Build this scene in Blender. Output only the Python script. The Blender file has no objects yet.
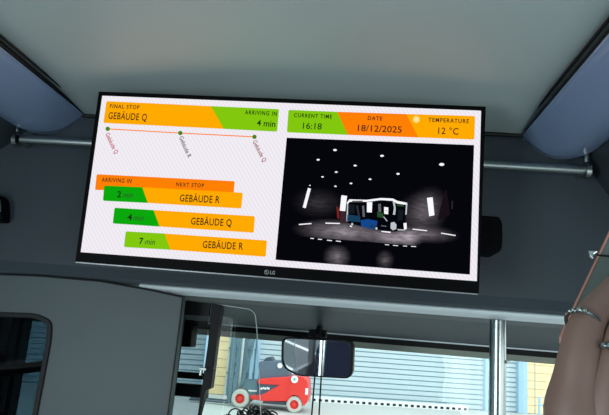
import bpy, math, random
from mathutils import Vector, Matrix
random.seed(7)
SC = bpy.context.scene
COL = SC.collection

# ------------------------------------------------------------------ camera
F = 575.0
CX, CY = 304.5, 207.5
CAM = Vector((0, 0, 1.72))
_up = Vector((525 - CX, -2510 - CY, F)).normalized()
_fw = Vector((355 - CX, 330 - CY, F))
_fw = (_fw - _up * _fw.dot(_up)).normalized()
_rt = _fw.cross(_up)
if _rt.x < 0:
    _rt = -_rt
WR = Matrix((_rt, _fw, _up))                     # camera (x right, y down, z ahead) -> world
cam = bpy.data.cameras.new('camera')
cam.sensor_width = 36
cam.lens = F / 609 * 36
cam.clip_start = 0.02
cam.clip_end = 200
camo = bpy.data.objects.new('camera', cam)
COL.objects.link(camo)
_r = WR @ Vector((1, 0, 0)); _u = WR @ Vector((0, -1, 0)); _b = WR @ Vector((0, 0, -1))
camo.matrix_world = Matrix(((_r.x, _u.x, _b.x, CAM.x), (_r.y, _u.y, _b.y, CAM.y), (_r.z, _u.z, _b.z, CAM.z), (0, 0, 0, 1)))
SC.camera = camo

# ------------------------------------------------------------------ world, light, exposure
SC.view_settings.view_transform = 'Standard'
SC.view_settings.look = 'None'
SC.view_settings.gamma = 1
SC.view_settings.exposure = 0.0
wd = bpy.data.worlds.new('overcast_sky')
SC.world = wd
wd.use_nodes = True
bg = wd.node_tree.nodes['Background']
bg.inputs[0].default_value = (0.86, 0.96, 1.0, 1)
bg.inputs[1].default_value = 2.2


def area(name, loc, rot, sx, sy, power, col):
    l = bpy.data.lights.new(name, 'AREA')
    l.shape = 'RECTANGLE'; l.size = sx; l.size_y = sy
    l.energy = power; l.color = col
    o = bpy.data.objects.new(name, l)
    o.location = loc; o.rotation_euler = rot
    COL.objects.link(o)
    return o


XL, XR = -1.38, 1.02          # side walls of the bus
# area lamps added at the side windows behind the photographer, boosting the indoor light
area('daylight_fill_left', (XL + 0.03, -0.95, 1.35), (0, math.radians(-90), 0), 0.85, 1.2, 34, (0.84, 0.97, 1.0))
area('daylight_fill_right', (XR - 0.03, -1.6, 1.35), (0, math.radians(90), 0), 0.85, 2.6, 32, (0.84, 0.97, 1.0))


def at(px, py, Y):
    d = WR @ Vector((px - CX, py - CY, F))
    return CAM + d * (Y / d.y)


def on_plane(px, py, p0, n):
    d = WR @ Vector((px - CX, py - CY, F))
    return CAM + d * ((p0 - CAM).dot(n) / d.dot(n))


# ------------------------------------------------------------------ materials
def lin(c):
    c = c / 255
    return c / 12.92 if c <= 0.04045 else ((c + 0.055) / 1.055) ** 2.4


def S(r, g, b):
    return (lin(r), lin(g), lin(b), 1)


def mat(name, col, rough=0.5, metal=0.0, var=0.06, scale=60, bump=0.0, spec=0.5, coat=0.0):
    m = bpy.data.materials.new(name)
    m.use_nodes = True
    nt = m.node_tree
    b = nt.nodes['Principled BSDF']
    b.inputs['Roughness'].default_value = rough
    b.inputs['Metallic'].default_value = metal
    b.inputs['Specular IOR Level'].default_value = spec
    b.inputs['Coat Weight'].default_value = coat
    tc = nt.nodes.new('ShaderNodeTexCoord')
    nz = nt.nodes.new('ShaderNodeTexNoise')
    nz.inputs['Scale'].default_value = scale
    nz.inputs['Detail'].default_value = 4
    nt.links.new(tc.outputs['Object'], nz.inputs['Vector'])
    rp = nt.nodes.new('ShaderNodeMix')
    rp.data_type = 'RGBA'
    rp.inputs['A'].default_value = tuple(x * (1 - var) for x in col[:3]) + (1,)
    rp.inputs['B'].default_value = tuple(min(1, x * (1 + var)) for x in col[:3]) + (1,)
    nt.links.new(nz.outputs['Fac'], rp.inputs['Factor'])
    nt.links.new(rp.outputs['Result'], b.inputs['Base Color'])
    if bump:
        bp = nt.nodes.new('ShaderNodeBump')
        bp.inputs['Strength'].default_value = bump
        bp.inputs['Distance'].default_value = 0.002
        nt.links.new(nz.outputs['Fac'], bp.inputs['Height'])
        nt.links.new(bp.outputs['Normal'], b.inputs['Normal'])
    return m


def glass(name, tint, refl=1.0, rough=0.0):
    m = bpy.data.materials.new(name)
    m.use_nodes = True
    nt = m.node_tree
    nt.nodes.clear()
    out = nt.nodes.new('ShaderNodeOutputMaterial')
    mx = nt.nodes.new('ShaderNodeMixShader')
    tr = nt.nodes.new('ShaderNodeBsdfTransparent')
    tr.inputs[0].default_value = tint
    gl = nt.nodes.new('ShaderNodeBsdfGlossy')
    gl.inputs['Roughness'].default_value = rough
    fr = nt.nodes.new('ShaderNodeFresnel')
    fr.inputs[0].default_value = 1.45
    mu = nt.nodes.new('ShaderNodeMath'); mu.operation = 'MULTIPLY'
    mu.inputs[1].default_value = refl
    nt.links.new(fr.outputs[0], mu.inputs[0])
    nt.links.new(mu.outputs[0], mx.inputs[0])
    nt.links.new(tr.outputs[0], mx.inputs[1])
    nt.links.new(gl.outputs[0], mx.inputs[2])
    nt.links.new(mx.outputs[0], out.inputs[0])
    return m


def emit(name, col, strength=1.0):
    m = bpy.data.materials.new(name)
    m.use_nodes = True
    nt = m.node_tree
    nt.nodes.clear()
    out = nt.nodes.new('ShaderNodeOutputMaterial')
    e = nt.nodes.new('ShaderNodeEmission')
    e.inputs[0].default_value = col
    e.inputs[1].default_value = strength
    nt.links.new(e.outputs[0], out.inputs[0])
    return m


M = {}
M['ceiling'] = mat('ceiling_laminate', S(188, 203, 203), 0.5, 0, 0.04, 6, 0.03)
M['header'] = mat('header_plastic', S(60, 71, 79), 0.55, 0, 0.06, 90, 0.05)
M['cove'] = mat('cove_plastic', S(52, 62, 68), 0.5, 0, 0.06, 90, 0.05)
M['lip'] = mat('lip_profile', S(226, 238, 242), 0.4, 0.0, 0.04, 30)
M['partition'] = mat('partition_plastic', S(86, 97, 100), 0.5, 0, 0.08, 8, 0.03)
M['dark'] = mat('black_plastic', S(8, 9, 11), 0.5, 0, 0.1, 80, 0, 0.25)
M['rubber'] = mat('black_rubber', S(10, 11, 12), 0.6, 0, 0.1, 80)
M['bezel'] = mat('bezel_plastic', S(3, 4, 6), 0.5, 0, 0.1, 80, 0, 0.08)
M['silver'] = mat('silver_trim', S(150, 152, 156), 0.4, 0.8, 0.04, 50)
M['steel'] = mat('brushed_steel', S(176, 184, 182), 0.22, 1.0, 0.05, 120)
M['railsteel'] = mat('satin_steel', S(150, 160, 160), 0.38, 1.0, 0.05, 120)
M['lightcover'] = mat('light_cover', S(140, 162, 198), 0.28, 0, 0.04, 14, 0, 0.5, 0.3)
M['wall'] = mat('wall_laminate', S(112, 118, 122), 0.5, 0, 0.05, 10)
M['floor'] = mat('floor_vinyl', S(92, 96, 100), 0.55, 0, 0.25, 220, 0.05)
M['seat'] = mat('seat_fabric', S(22, 28, 52), 0.9, 0, 0.25, 60, 0.2)
M['mirror'] = mat('mirror_glass', S(225, 230, 235), 0.02, 1.0, 0.01, 5)
M['clear'] = glass('clear_glass', (0.96, 0.985, 0.985, 1), 0.6)
M['doorclear'] = glass('cab_door_glass', (0.92, 0.96, 0.95, 1), 0.5)
M['tint'] = glass('tinted_glass', (0.62, 0.66, 0.68, 1), 0.12)
M['darktint'] = glass('dark_tinted_glass', (0.20, 0.27, 0.31, 1), 0.12)
M['shade'] = glass('windscreen_shade_band', (0.42, 0.46, 0.40, 1), 0.2)
def film(name, col, see):
    m = mat(name, col, 0.7, 0, 0.03, 20)
    nt = m.node_tree
    b = nt.nodes['Principled BSDF']; out = nt.nodes['Material Output']
    tr = nt.nodes.new('ShaderNodeBsdfTransparent'); mx = nt.nodes.new('ShaderNodeMixShader')
    mx.inputs[0].default_value = see
    nt.links.new(b.outputs[0], mx.inputs[1]); nt.links.new(tr.outputs[0], mx.inputs[2])
    nt.links.new(mx.outputs[0], out.inputs[0])
    return m


M['shade'] = film('windscreen_shade_film', S(150, 158, 146), 0.12)
M['glassedge'] = mat('glass_edge', S(205, 222, 220), 0.2, 0, 0.03, 40)
M['skin'] = mat('skin', S(118, 92, 82), 0.55, 0, 0.10, 45, 0.15)
M['hair'] = mat('black_hair', S(12, 11, 12), 0.35, 0, 0.3, 200)
M['jacket'] = mat('jacket_fabric', S(34, 36, 42), 0.85, 0, 0.2, 180, 0.2)
M['phone'] = mat('phone_back', S(78, 88, 84), 0.3, 0, 0.05, 30)
M['copper'] = mat('rose_frame', S(196, 136, 120), 0.4, 0.5, 0.04, 40)
M['red'] = mat('red_paint', S(232, 52, 42), 0.4, 0, 0.05, 4)
M['darkgrey'] = mat('machine_grey', S(70, 84, 96), 0.55, 0, 0.08, 8)
M['cabgrey'] = mat('cabin_grey', S(88, 106, 122), 0.5, 0, 0.08, 8)
M['asphalt'] = mat('asphalt', S(74, 80, 84), 0.9, 0, 0.2, 30, 0.2)
M['midgrey'] = mat('mast_grey', S(96, 124, 134), 0.5, 0, 0.08, 8)
M['tyre'] = mat('pale_tyre', S(196, 196, 186), 0.8, 0, 0.08, 12)
M['white'] = mat('white_enamel', S(235, 238, 236), 0.4, 0, 0.03, 10)
M['green'] = mat('green_print', S(90, 180, 140), 0.5, 0, 0.03, 10)
M['yellow'] = mat('yellow_cladding', S(252, 222, 168), 0.6, 0, 0.05, 3)
M['shutter'] = mat('shutter_lamella', S(192, 210, 213), 0.5, 0, 0.04, 2)
M['groove'] = mat('shutter_groove', S(128, 160, 172), 0.6, 0, 0.04, 2)
M['jamb'] = mat('blue_jamb', S(164, 200, 222), 0.5, 0, 0.03, 2)
M['ground'] = mat('yard_concrete', S(196, 200, 194), 0.8, 0, 0.08, 0.7, 0.1)

# ------------------------------------------------------------------ mesh helpers
class MB:
    def __init__(s):
        s.v = []; s.f = []; s.m = []

    def add(s, verts, faces, mi=0):
        n = len(s.v)
        s.v += [Vector(p) for p in verts]
        s.f += [tuple(i + n for i in f) for f in faces]
        s.m += [mi] * len(faces)

    def box(s, c, size, R=None, mi=0):
        c = Vector(c); x, y, z = (q / 2 for q in size)
        vs = [Vector((i, j, k)) for i in (-x, x) for j in (-y, y) for k in (-z, z)]
        if R is not None:
            vs = [R @ q for q in vs]
        s.add([c + q for q in vs], [(0, 1, 3, 2), (4, 6, 7, 5), (0, 4, 5, 1), (2, 3, 7, 6), (0, 2, 6, 4), (1, 5, 7, 3)], mi)

    def prism(s, outline, d, mi=0):
        """outline: list of Vectors (planar polygon), extruded by the vector d"""
        n = len(outline)
        a = [Vector(p) for p in outline]; b = [p + Vector(d) for p in a]
        s.add(a + b, [tuple(range(n))[::-1], tuple(range(n, 2 * n))] + [(i, (i + 1) % n, n + (i + 1) % n, n + i) for i in range(n)], mi)

    def frame(s, outer, inner, d, mi=0):
        """ring between two outlines of equal length, extruded by d"""
        n = len(outer)
        d = Vector(d)
        o = [Vector(p) for p in outer]; i_ = [Vector(p) for p in inner]
        vs = o + i_ + [p + d for p in o] + [p + d for p in i_]
        fs = []
        for k in range(n):
            j = (k + 1) % n
            fs += [(k, j, n + j, n + k), (2 * n + k, 3 * n + k, 3 * n + j, 2 * n + j), (k, 2 * n + k, 2 * n + j, j), (n + k, n + j, 3 * n + j, 3 * n + k)]
        s.add(vs, fs, mi)

    def tube(s, pts, r, seg=12, mi=0, cap=True, closed=False):
        pts = [Vector(p) for p in pts]
        rs = r if isinstance(r, (list, tuple)) else [r] * len(pts)
        n0 = len(s.v); n = len(pts)
        prev = None
        for i, p in enumerate(pts):
            if closed:
                t = pts[(i + 1) % n] - pts[i - 1]
            else:
                t = pts[min(i + 1, n - 1)] - pts[max(i - 1, 0)]
            t = t.normalized()
            if prev is None:
                q = Vector((0, 0, 1)) if abs(t.z) < 0.9 else Vector((1, 0, 0))
                a = t.cross(q).normalized()
            else:
                a = (prev - t * prev.dot(t)).normalized()
            prev = a
            b = t.cross(a)
            for k in range(seg):
                g = 2 * math.pi * k / seg
                s.v.append(p + (a * math.cos(g) + b * math.sin(g)) * rs[i])
        for i in range(n if closed else n - 1):
            j = (i + 1) % n
            for k in range(seg):
                l = (k + 1) % seg
                s.f.append((n0 + i * seg + k, n0 + i * seg + l, n0 + j * seg + l, n0 + j * seg + k)); s.m.append(mi)
        if cap and not closed:
            s.f.append(tuple(n0 + k for k in range(seg))[::-1]); s.m.append(mi)
            s.f.append(tuple(n0 + (n - 1) * seg + k for k in range(seg))); s.m.append(mi)

    def lathe(s, c, axis, prof, seg=28, mi=0):
        """prof: list of (offset along axis, radius)"""
        c = Vector(c); axis = Vector(axis).normalized()
        q = Vector((0, 0, 1)) if abs(axis.z) < 0.9 else Vector((1, 0, 0))
        a = axis.cross(q).normalized(); b = axis.cross(a)
        n0 = len(s.v)
        for (o, r) in prof:
            for k in range(seg):
                g = 2 * math.pi * k / seg
                s.v.append(c + axis * o + (a * math.cos(g) + b * math.sin(g)) * max(r, 1e-5))
        for i in range(len(prof) - 1):
            for k in range(seg):
                l = (k + 1) % seg
                s.f.append((n0 + i * seg + k, n0 + i * seg + l, n0 + (i + 1) * seg + l, n0 + (i + 1) * seg + k)); s.m.append(mi)


WM = {}


def wm(o):
    if o is None:
        return Matrix.Identity(4)
    return wm(o.parent) @ o.matrix_basis


def obj(name, mb, mats, parent=None, smooth=False, bevel=0.0, local=False, seg=2):
    me = bpy.data.meshes.new(name)
    vs = mb.v
    if parent is not None and not local:
        inv = wm(parent).inverted()
        vs = [inv @ p for p in vs]
    me.from_pydata([tuple(p) for p in vs], [], mb.f)
    if not isinstance(mats, (list, tuple)):
        mats = [mats]
    for m in mats:
        me.materials.append(m)
    me.polygons.foreach_set('material_index', mb.m)
    me.update()
    import bmesh
    b = bmesh.new(); b.from_mesh(me)
    bmesh.ops.recalc_face_normals(b, faces=b.faces)
    if smooth:
        for e in b.edges:
            if len(e.link_faces) == 2 and e.calc_face_angle(0) > math.radians(42):
                e.smooth = False
    b.to_mesh(me); b.free()
    if smooth:
        for p in me.polygons:
            p.use_smooth = True
    o = bpy.data.objects.new(name, me)
    COL.objects.link(o)
    if parent is not None:
        o.parent = parent
    if bevel:
        md = o.modifiers.new('edge', 'BEVEL')
        md.width = bevel; md.segments = seg; md.limit_method = 'ANGLE'; md.angle_limit = math.radians(40)
    return o


def thing(name, label, cat, loc=(0, 0, 0), group=None, mw=None):
    o = bpy.data.objects.new(name, None)
    COL.objects.link(o)
    o.empty_display_size = 0.05
    if mw is not None:
        o.matrix_basis = mw
    else:
        o.location = loc
    o['label'] = label; o['category'] = cat
    if group:
        o['group'] = group
    return o


def tag(o, label, cat, group=None):
    o['label'] = label; o['category'] = cat
    if group:
        o['group'] = group
    return o


def struct(o):
    o['kind'] = 'structure'
    return o


def rrect(x0, z0, x1, z1, r, n=6):
    """rounded rectangle as 2D points"""
    pts = []
    for (cx, cz, a0) in ((x1 - r, z1 - r, 0), (x0 + r, z1 - r, 90), (x0 + r, z0 + r, 180), (x1 - r, z0 + r, 270)):
        for k in range(n + 1):
            a = math.radians(a0 + 90 * k / n)
            pts.append((cx + r * math.cos(a), cz + r * math.sin(a)))
    return pts


def smooth_poly(pts, r, n=5):
    """round the corners of a planar polygon of Vectors; r may be per-corner"""
    out = []
    N = len(pts)
    for i in range(N):
        p = Vector(pts[i]); a = Vector(pts[i - 1]); b = Vector(pts[(i + 1) % N])
        rr = r[i] if isinstance(r, (list, tuple)) else r
        if rr <= 0:
            out.append(p); continue
        da = (a - p); db = (b - p)
        ra = min(rr, da.length * 0.49); rb = min(rr, db.length * 0.49)
        p0 = p + da.normalized() * ra; p1 = p + db.normalized() * rb
        for k in range(n + 1):
            t = k / n
            out.append(p0 * (1 - t) ** 2 + p * 2 * t * (1 - t) + p1 * t ** 2)
    return out


V = Vector
Y0 = 1.30        # plane of the dark front panel above the windscreen

# ================================================================== SETTING: the bus body
# ceiling: slightly arched, its front end rolling down onto the dark front panel
mb = MB()
xs = [(-0.70 + 1.06 * k / 16) for k in range(17)]
ys = [-4.2, -3, -2, -1, 0, 0.5, 0.8, 1.0, 1.08, 1.14, 1.19, 1.23, 1.26, 1.285, 1.30]
for y in ys:
    for x in xs:
        t = (x + 0.17) / 0.53
        z = 2.205 + 0.045 * (1 - t * t) ** 0.9 if abs(t) < 1 else 2.205
        if y > 1.0:
            u = (y - 1.0) / 0.30
            z -= (z - 2.195) * u ** 2.2
        mb.v.append(V((x, y, z)))
nx = len(xs)
for j in range(len(ys) - 1):
    for i in range(nx - 1):
        mb.f.append((j * nx + i, j * nx + i + 1, (j + 1) * nx + i + 1, (j + 1) * nx + i)); mb.m.append(0)
o = obj('ceiling', mb, M['ceiling'], smooth=True); struct(o)
md = o.modifiers.new('thick', 'SOLIDIFY'); md.thickness = 0.02; md.offset = 1

# cove panels running along both sides, from the light covers down to the walls
for nm, pts in (('trim_1', [(-0.69, 2.215), (-0.72, 2.19), (-0.845, 2.148), (-0.90, 2.10), (-1.05, 2.02), (XL, 1.86)]),
                ('trim_2', [(0.35, 2.215), (0.385, 2.19), (0.49, 2.150), (0.525, 2.09), (0.60, 1.99), (0.70, 1.88), (XR, 1.72)])):
    mb = MB()
    s_ = -1 if nm == 'trim_1' else 1
    back = [(x + s_ * 0.02, z + 0.03) for x, z in pts]
    mb.prism([V((x, -4.2, z)) for x, z in pts + back[::-1]], (0, 4.2 + Y0 + 0.015, 0))
    struct(obj(nm, mb, M['cove'], bevel=0.004))
# dark shadow-gap profile between ceiling and the light covers
for nm, x in (('trim_3', -0.700), ('trim_4', 0.362)):
    mb = MB()
    mb.tube([(x, -4.0, 2.201), (x, 1.24, 2.201), (x, 1.285, 2.199)], 0.005, 8)
    mb.tube([(x + (0.013 if x < 0 else -0.013), -4.0, 2.209), (x + (0.013 if x < 0 else -0.013), 1.24, 2.207)], 0.003, 8)
    struct(obj(nm, mb, M['rubber'], smooth=True))

# dark front panel (bulkhead over the windscreen)
mb = MB()
hz = lambda x: 1.790 - 0.0
pts = [V((XL, Y0, 1.86)), V((-1.05, Y0, 2.02)), V((-0.90, Y0, 2.10)), V((-0.845, Y0, 2.148)), V((-0.70, Y0, 2.215)), V((0.37, Y0, 2.215)), V((0.49, Y0, 2.15)),
       V((0.525, Y0, 2.09)), V((0.60, Y0, 1.99)), V((0.70, Y0, 1.88)), V((XR, Y0, 1.72)), V((XR, Y0, 1.788)), V((XL, Y0, 1.788))]
pts[10] = V((XR, Y0, 1.795))
mb.prism(pts, (0, 0.03, 0))
struct(obj('wall_front', mb, M['header']))
# thin black bead drawing the shadow along the joint of ceiling and front panel
mb = MB()
mb.tube([(-0.71, 1.292, 2.193), (-0.17, 1.292, 2.196), (0.37, 1.292, 2.193)], 0.005, 8)
struct(obj('trim_5', mb, M['rubber'], smooth=True))

# pale lip along the lower edge of the front panel
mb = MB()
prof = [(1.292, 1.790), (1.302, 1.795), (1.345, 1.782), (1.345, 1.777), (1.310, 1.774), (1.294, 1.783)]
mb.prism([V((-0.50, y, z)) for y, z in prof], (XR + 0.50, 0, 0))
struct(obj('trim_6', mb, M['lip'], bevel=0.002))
mb = MB()
prof = [(1.2955, 1.800), (1.3005, 1.826), (1.34, 1.80), (1.34, 1.787), (1.30, 1.789)]
mb.prism([V((XL, y, z)) for y, z in prof], (XR - XL, 0, 0))
struct(obj('trim_7', mb, M['header'], bevel=0.003))

# lining between front panel and windscreen, seen under the lip
mb = MB()
mb.prism([V((XL, 1.34, 1.795)), V((XL, 1.50, 1.792)), V((XL, 1.62, 1.775)), V((XL, 1.80, 1.722)), V((XL, 1.83, 1.714)), V((XL, 1.83, 1.76)), V((XL, 1.34, 1.84))], (XR - XL, 0, 0))
struct(obj('trim_8', mb, M['header'], bevel=0.004))
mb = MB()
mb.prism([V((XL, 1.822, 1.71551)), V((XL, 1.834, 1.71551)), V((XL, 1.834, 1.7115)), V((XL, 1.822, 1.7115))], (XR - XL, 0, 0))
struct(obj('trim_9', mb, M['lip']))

# windscreen: black printed band, grey shade band, clear pane
WY = 1.86
fr = struct(obj('window_1', (lambda m: (m.prism([V((XL, WY, 1.80)), V((XL, WY, 1.694)), V((XL, WY + 0.02, 1.694)), V((XL, WY + 0.02, 1.80))], (XR - XL, 0, 0)), m)[1])(MB()), M['dark']))
mb = MB(); mb.box(((XL + XR) / 2, WY + 0.01, 1.1855), (XR - XL, 0.006, 1.009)); obj('window_pane', mb, M['clear'], fr)
mb = MB(); mb.box(((XL + XR) / 2, WY - 0.002, 1.685), (XR - XL, 0.002, 0.018)); obj('shade_band', mb, M['shade'], fr)

# floor, side walls with window openings, rear wall
mb = MB(); mb.box(((XL + XR) / 2, -1.2, -0.03), (XR - XL + 0.1, 6.2, 0.06)); struct(obj('floor', mb, M['floor']))
for nm, x, zt in (('wall_left', XL - 0.025, 1.90), ('wall_right', XR + 0.025, 1.78)):
    mb = MB()
    mb.box((x, -1.15, 0.45), (0.05, 6.1, 0.90))
    mb.box((x, -1.15, (1.78 + 2.35) / 2), (0.05, 6.1, 0.57))
    for y, w in ((-4.1, 0.2), (-2.95, 0.10), (-1.55, 0.10), (-0.2, 0.14), (1.25, 0.12), (1.86, 0.08)):
        mb.box((x, y, 1.34), (0.05, w, 0.90))
    struct(obj(nm, mb, M['wall']))
mb = MB(); mb.box(((XL + XR) / 2, -4.22, 1.15), (XR - XL, 0.05, 2.4)); struct(obj('wall_rear', mb, M['header']))
mb = MB(); mb.box(((XL + XR) / 2, WY + 0.02, 0.31), (XR - XL, 0.08, 0.74)); struct(obj('wall_windscreen', mb, M['wall']))

mb = MB(); mb.box(((XL + XR) / 2, -1.15, 2.43), (XR - XL + 0.1, 6.16, 0.06)); mb.box(((XL + XR) / 2, WY + 0.045, 2.12), (XR - XL + 0.1, 0.04, 0.62))
struct(obj('roof', mb, M['wall']))

# ================================================================== LIGHT COVERS along the ceiling edges
def light_cover(label, xi, xo, zi, zo, yt, grp):
    """long convex cover with a rounded front end; xi/zi inner edge, xo/zo outer edge"""
    rt = thing('ceiling_light', label, 'ceiling light', ((xi + xo) / 2, -1.2, zi), grp)
    mb = MB()
    N = 14
    rows = []
    ys_ = [-3.6, -2.4, -1.2, -0.2, 0.5, 0.9, 1.1, 1.18]
    def sect(y, t0, t1):
        row = []
        for k in range(N + 1):
            t = t0 + (t1 - t0) * k / N
            x = xi + (xo - xi) * t
            z = zi + (zo - zi) * t - 0.028 * math.sin(math.pi * t) ** 0.8
            row.append(V((x, y, z)))
        return row
    # the front end: its outline is a rounded tongue whose tip sits on the inner edge
    for y in ys_:
        rows.append(sect(y, 0, 1))
    w = abs(xo - xi)
    M_ = 8
    # y of the front outline as a function of t (0 inner .. 1 outer)
    front = lambda t: yt - 0.006 * t - 0.075 * t ** 3.0
    base = sect(1.18, 0, 1)
    for j in range(1, M_ + 1):
        u = j / M_
        row = []
        for k in range(N + 1):
            t = k / N
            p = base[k].copy()
            p.y = 1.18 + (front(t) - 1.18) * u
            if p.y < 1.18:
                p.y = 1.18 + 0.0005 * u
            row.append(p)
        rows.append(row)
    top = 0.012
    for r in rows:
        mb.v += r
    n = N + 1
    for j in range(len(rows) - 1):
        for k in range(N):
            mb.f.append((j * n + k, j * n + k + 1, (j + 1) * n + k + 1, (j + 1) * n + k)); mb.m.append(0)
    c = obj('light_cover', mb, M['lightcover'], rt, smooth=True)
    md = c.modifiers.new('thick', 'SOLIDIFY'); md.thickness = 0.006; md.offset = 0
    # slim edge moulding following the inner edge and round the front end
    e = MB()
    path = [rows[j][0] + V((0, 0, -0.001)) for j in range(len(rows))] + [rows[-1][k] for k in range(1, n)] + [rows[j][N] for j in range(len(rows) - 2, -1, -1)]
    e.tube(path, 0.0035, 6)
    obj('edge_moulding', e, M['lightcover'], rt, smooth=True)
    return rt


light_cover('blue-grey ceiling light cover at left, above the left end of the grab rail', -0.702, -0.845, 2.196, 2.148, 1.298, 'long light covers along the ceiling')
light_cover('blue-grey ceiling light cover at right, above the right end of the grab rail', 0.358, 0.492, 2.193, 2.150, 1.298, 'long light covers along the ceiling')

# ================================================================== GRAB RAIL behind the monitor
rt = thing('grab_rail', 'thin steel grab rail running across the front panel behind the monitor', 'rail', (-0.17, 1.25, 2.11))
mb = MB(); mb.tube([at(22, 139.5, 1.25), at(585, 170.5, 1.25)], 0.0108, 20); obj('rail_tube', mb, M['railsteel'], rt, smooth=True)
for px, py0, py1, pyr in ((17.5, 122, 143, 139.5), (586.5, 149, 176, 170.5)):
    mb = MB()
    a = at(px, py0, 1.25); b = at(px, pyr, 1.25)
    mb.tube([a, a * 0.5 + b * 0.5, b + V((0, 0, -0.008))], 0.0062, 10)
    mb.lathe(b, (1, 0, 0), [(-0.005, 0.0), (-0.005, 0.019), (0.005, 0.019), (0.005, 0.0)], 24)
    mb.tube([b, b + V((0, 0.05, 0))], 0.007, 10)
    obj('end_bracket', mb, M['steel'], rt, smooth=True)

# ================================================================== MONITOR
TL, TR_, BR_, BL = V((-0.585, 1.128, 2.189)), V((0.232, 1.106, 2.181)), V((0.230, 1.129, 1.812)), V((-0.586, 1.151, 1.819))
ex = (TR_ - TL + BR_ - BL).normalized()
ez = (TL - BL + TR_ - BR_); ez = (ez - ex * ez.dot(ex)).normalized()
ey = ez.cross(ex)                          # away from the viewer
o0 = (TL + TR_ + BR_ + BL) / 4
MW, MH = 0.8172, 0.3706
mwm = Matrix(((ex.x, ey.x, ez.x, o0.x), (ex.y, ey.y, ez.y, o0.y), (ex.z, ey.z, ez.z, o0.z), (0, 0, 0, 1)))
mon = thing('monitor', 'wide black flat-panel monitor showing stops, time and a bus video', 'monitor', mw=mwm)


def sc(px, py, lift=0.0):
    """pixel -> monitor-local point on the glass"""
    p = on_plane(px, py, o0, ey)
    q = p - o0
    return V((q.dot(ex), -lift, q.dot(ez)))


mb = MB()
outer = [V((x, 0.0, z)) for x, z in rrect(-MW / 2, -MH / 2, MW / 2, MH / 2, 0.004, 3)]
mb.prism([p + V((0, 0.0005, 0)) for p in outer], (0, 0.016, 0))
inn = [(-MW / 2 + 0.06, -MH / 2 + 0.05), (MW / 2 - 0.06, -MH / 2 + 0.05), (MW / 2 - 0.06, MH / 2 - 0.05), (-MW / 2 + 0.06, MH / 2 - 0.05)]
obj('housing', mb, M['bezel'], mon, bevel=0.0015, local=True)
mb = MB(); mb.prism([V((x, 0.016, z)) for x, z in rrect(-0.26, -0.13, 0.26, 0.12, 0.03)], (0, 0.03, 0))
obj('rear_shell', mb, M['bezel'], mon, bevel=0.006, local=True)
mb = MB(); mb.box((0, 0.075, 0.0), (0.12, 0.06, 0.12)); mb.box((0, 0.10, 0.0), (0.06, 0.10, 0.05))
obj('wall_mount', mb, M['dark'], mon, bevel=0.004, local=True)
# display area outline
sTL, sTR, sBR, sBL = sc(102.4, 95.8), sc(481, 110.8), sc(476.8, 281.2), sc(80.8, 252.2)
mb = MB()
mb.frame(outer[:], [p for p in outer], (0, 0, 0))
mb = MB()
q = [V((-MW / 2, 0, -MH / 2)), V((MW / 2, 0, -MH / 2)), V((MW / 2, 0, MH / 2)), V((-MW / 2, 0, MH / 2))]
mb.frame([p + V((0, -0.0028, 0)) for p in q], [p + V((0, -0.0028, 0)) for p in (sBL, sBR, sTR, sTL)], (0, 0.004, 0))
obj('bezel', mb, M['bezel'], mon, bevel=0.0006, local=True)
mb = MB(); mb.box((0, -0.0022, -MH / 2 - 0.0008), (MW - 0.004, 0.004, 0.0022))
e = obj('bottom_strip', mb, M['silver'], mon, local=True); e['label'] = 'thin silver strip along the bottom edge'


# --- screen picture
def wave_white():
    m = emit('screen_white', (0.80, 0.75, 0.82, 1))
    nt = m.node_tree
    e = [n for n in nt.nodes if n.type == 'EMISSION'][0]
    tc = nt.nodes.new('ShaderNodeTexCoord')
    w = nt.nodes.new('ShaderNodeTexWave')
    w.wave_type = 'BANDS'; w.bands_direction = 'X'
    mp = nt.nodes.new('ShaderNodeMapping')
    mp.inputs['Rotation'].default_value = (0, math.radians(35), 0)
    w.inputs['Scale'].default_value = 44
    w.inputs['Distortion'].default_value = 0.4
    mx = nt.nodes.new('ShaderNodeMix'); mx.data_type = 'RGBA'
    mx.inputs['A'].default_value = (0.83, 0.79, 0.85, 1)
    mx.inputs['B'].default_value = (0.90, 0.865, 0.92, 1)
    nt.links.new(tc.outputs['Object'], mp.inputs['Vector'])
    nt.links.new(mp.outputs[0], w.inputs['Vector'])
    nt.links.new(w.outputs['Fac'], mx.inputs['Factor'])
    nt.links.new(mx.outputs['Result'], e.inputs[0])
    return m


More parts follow.
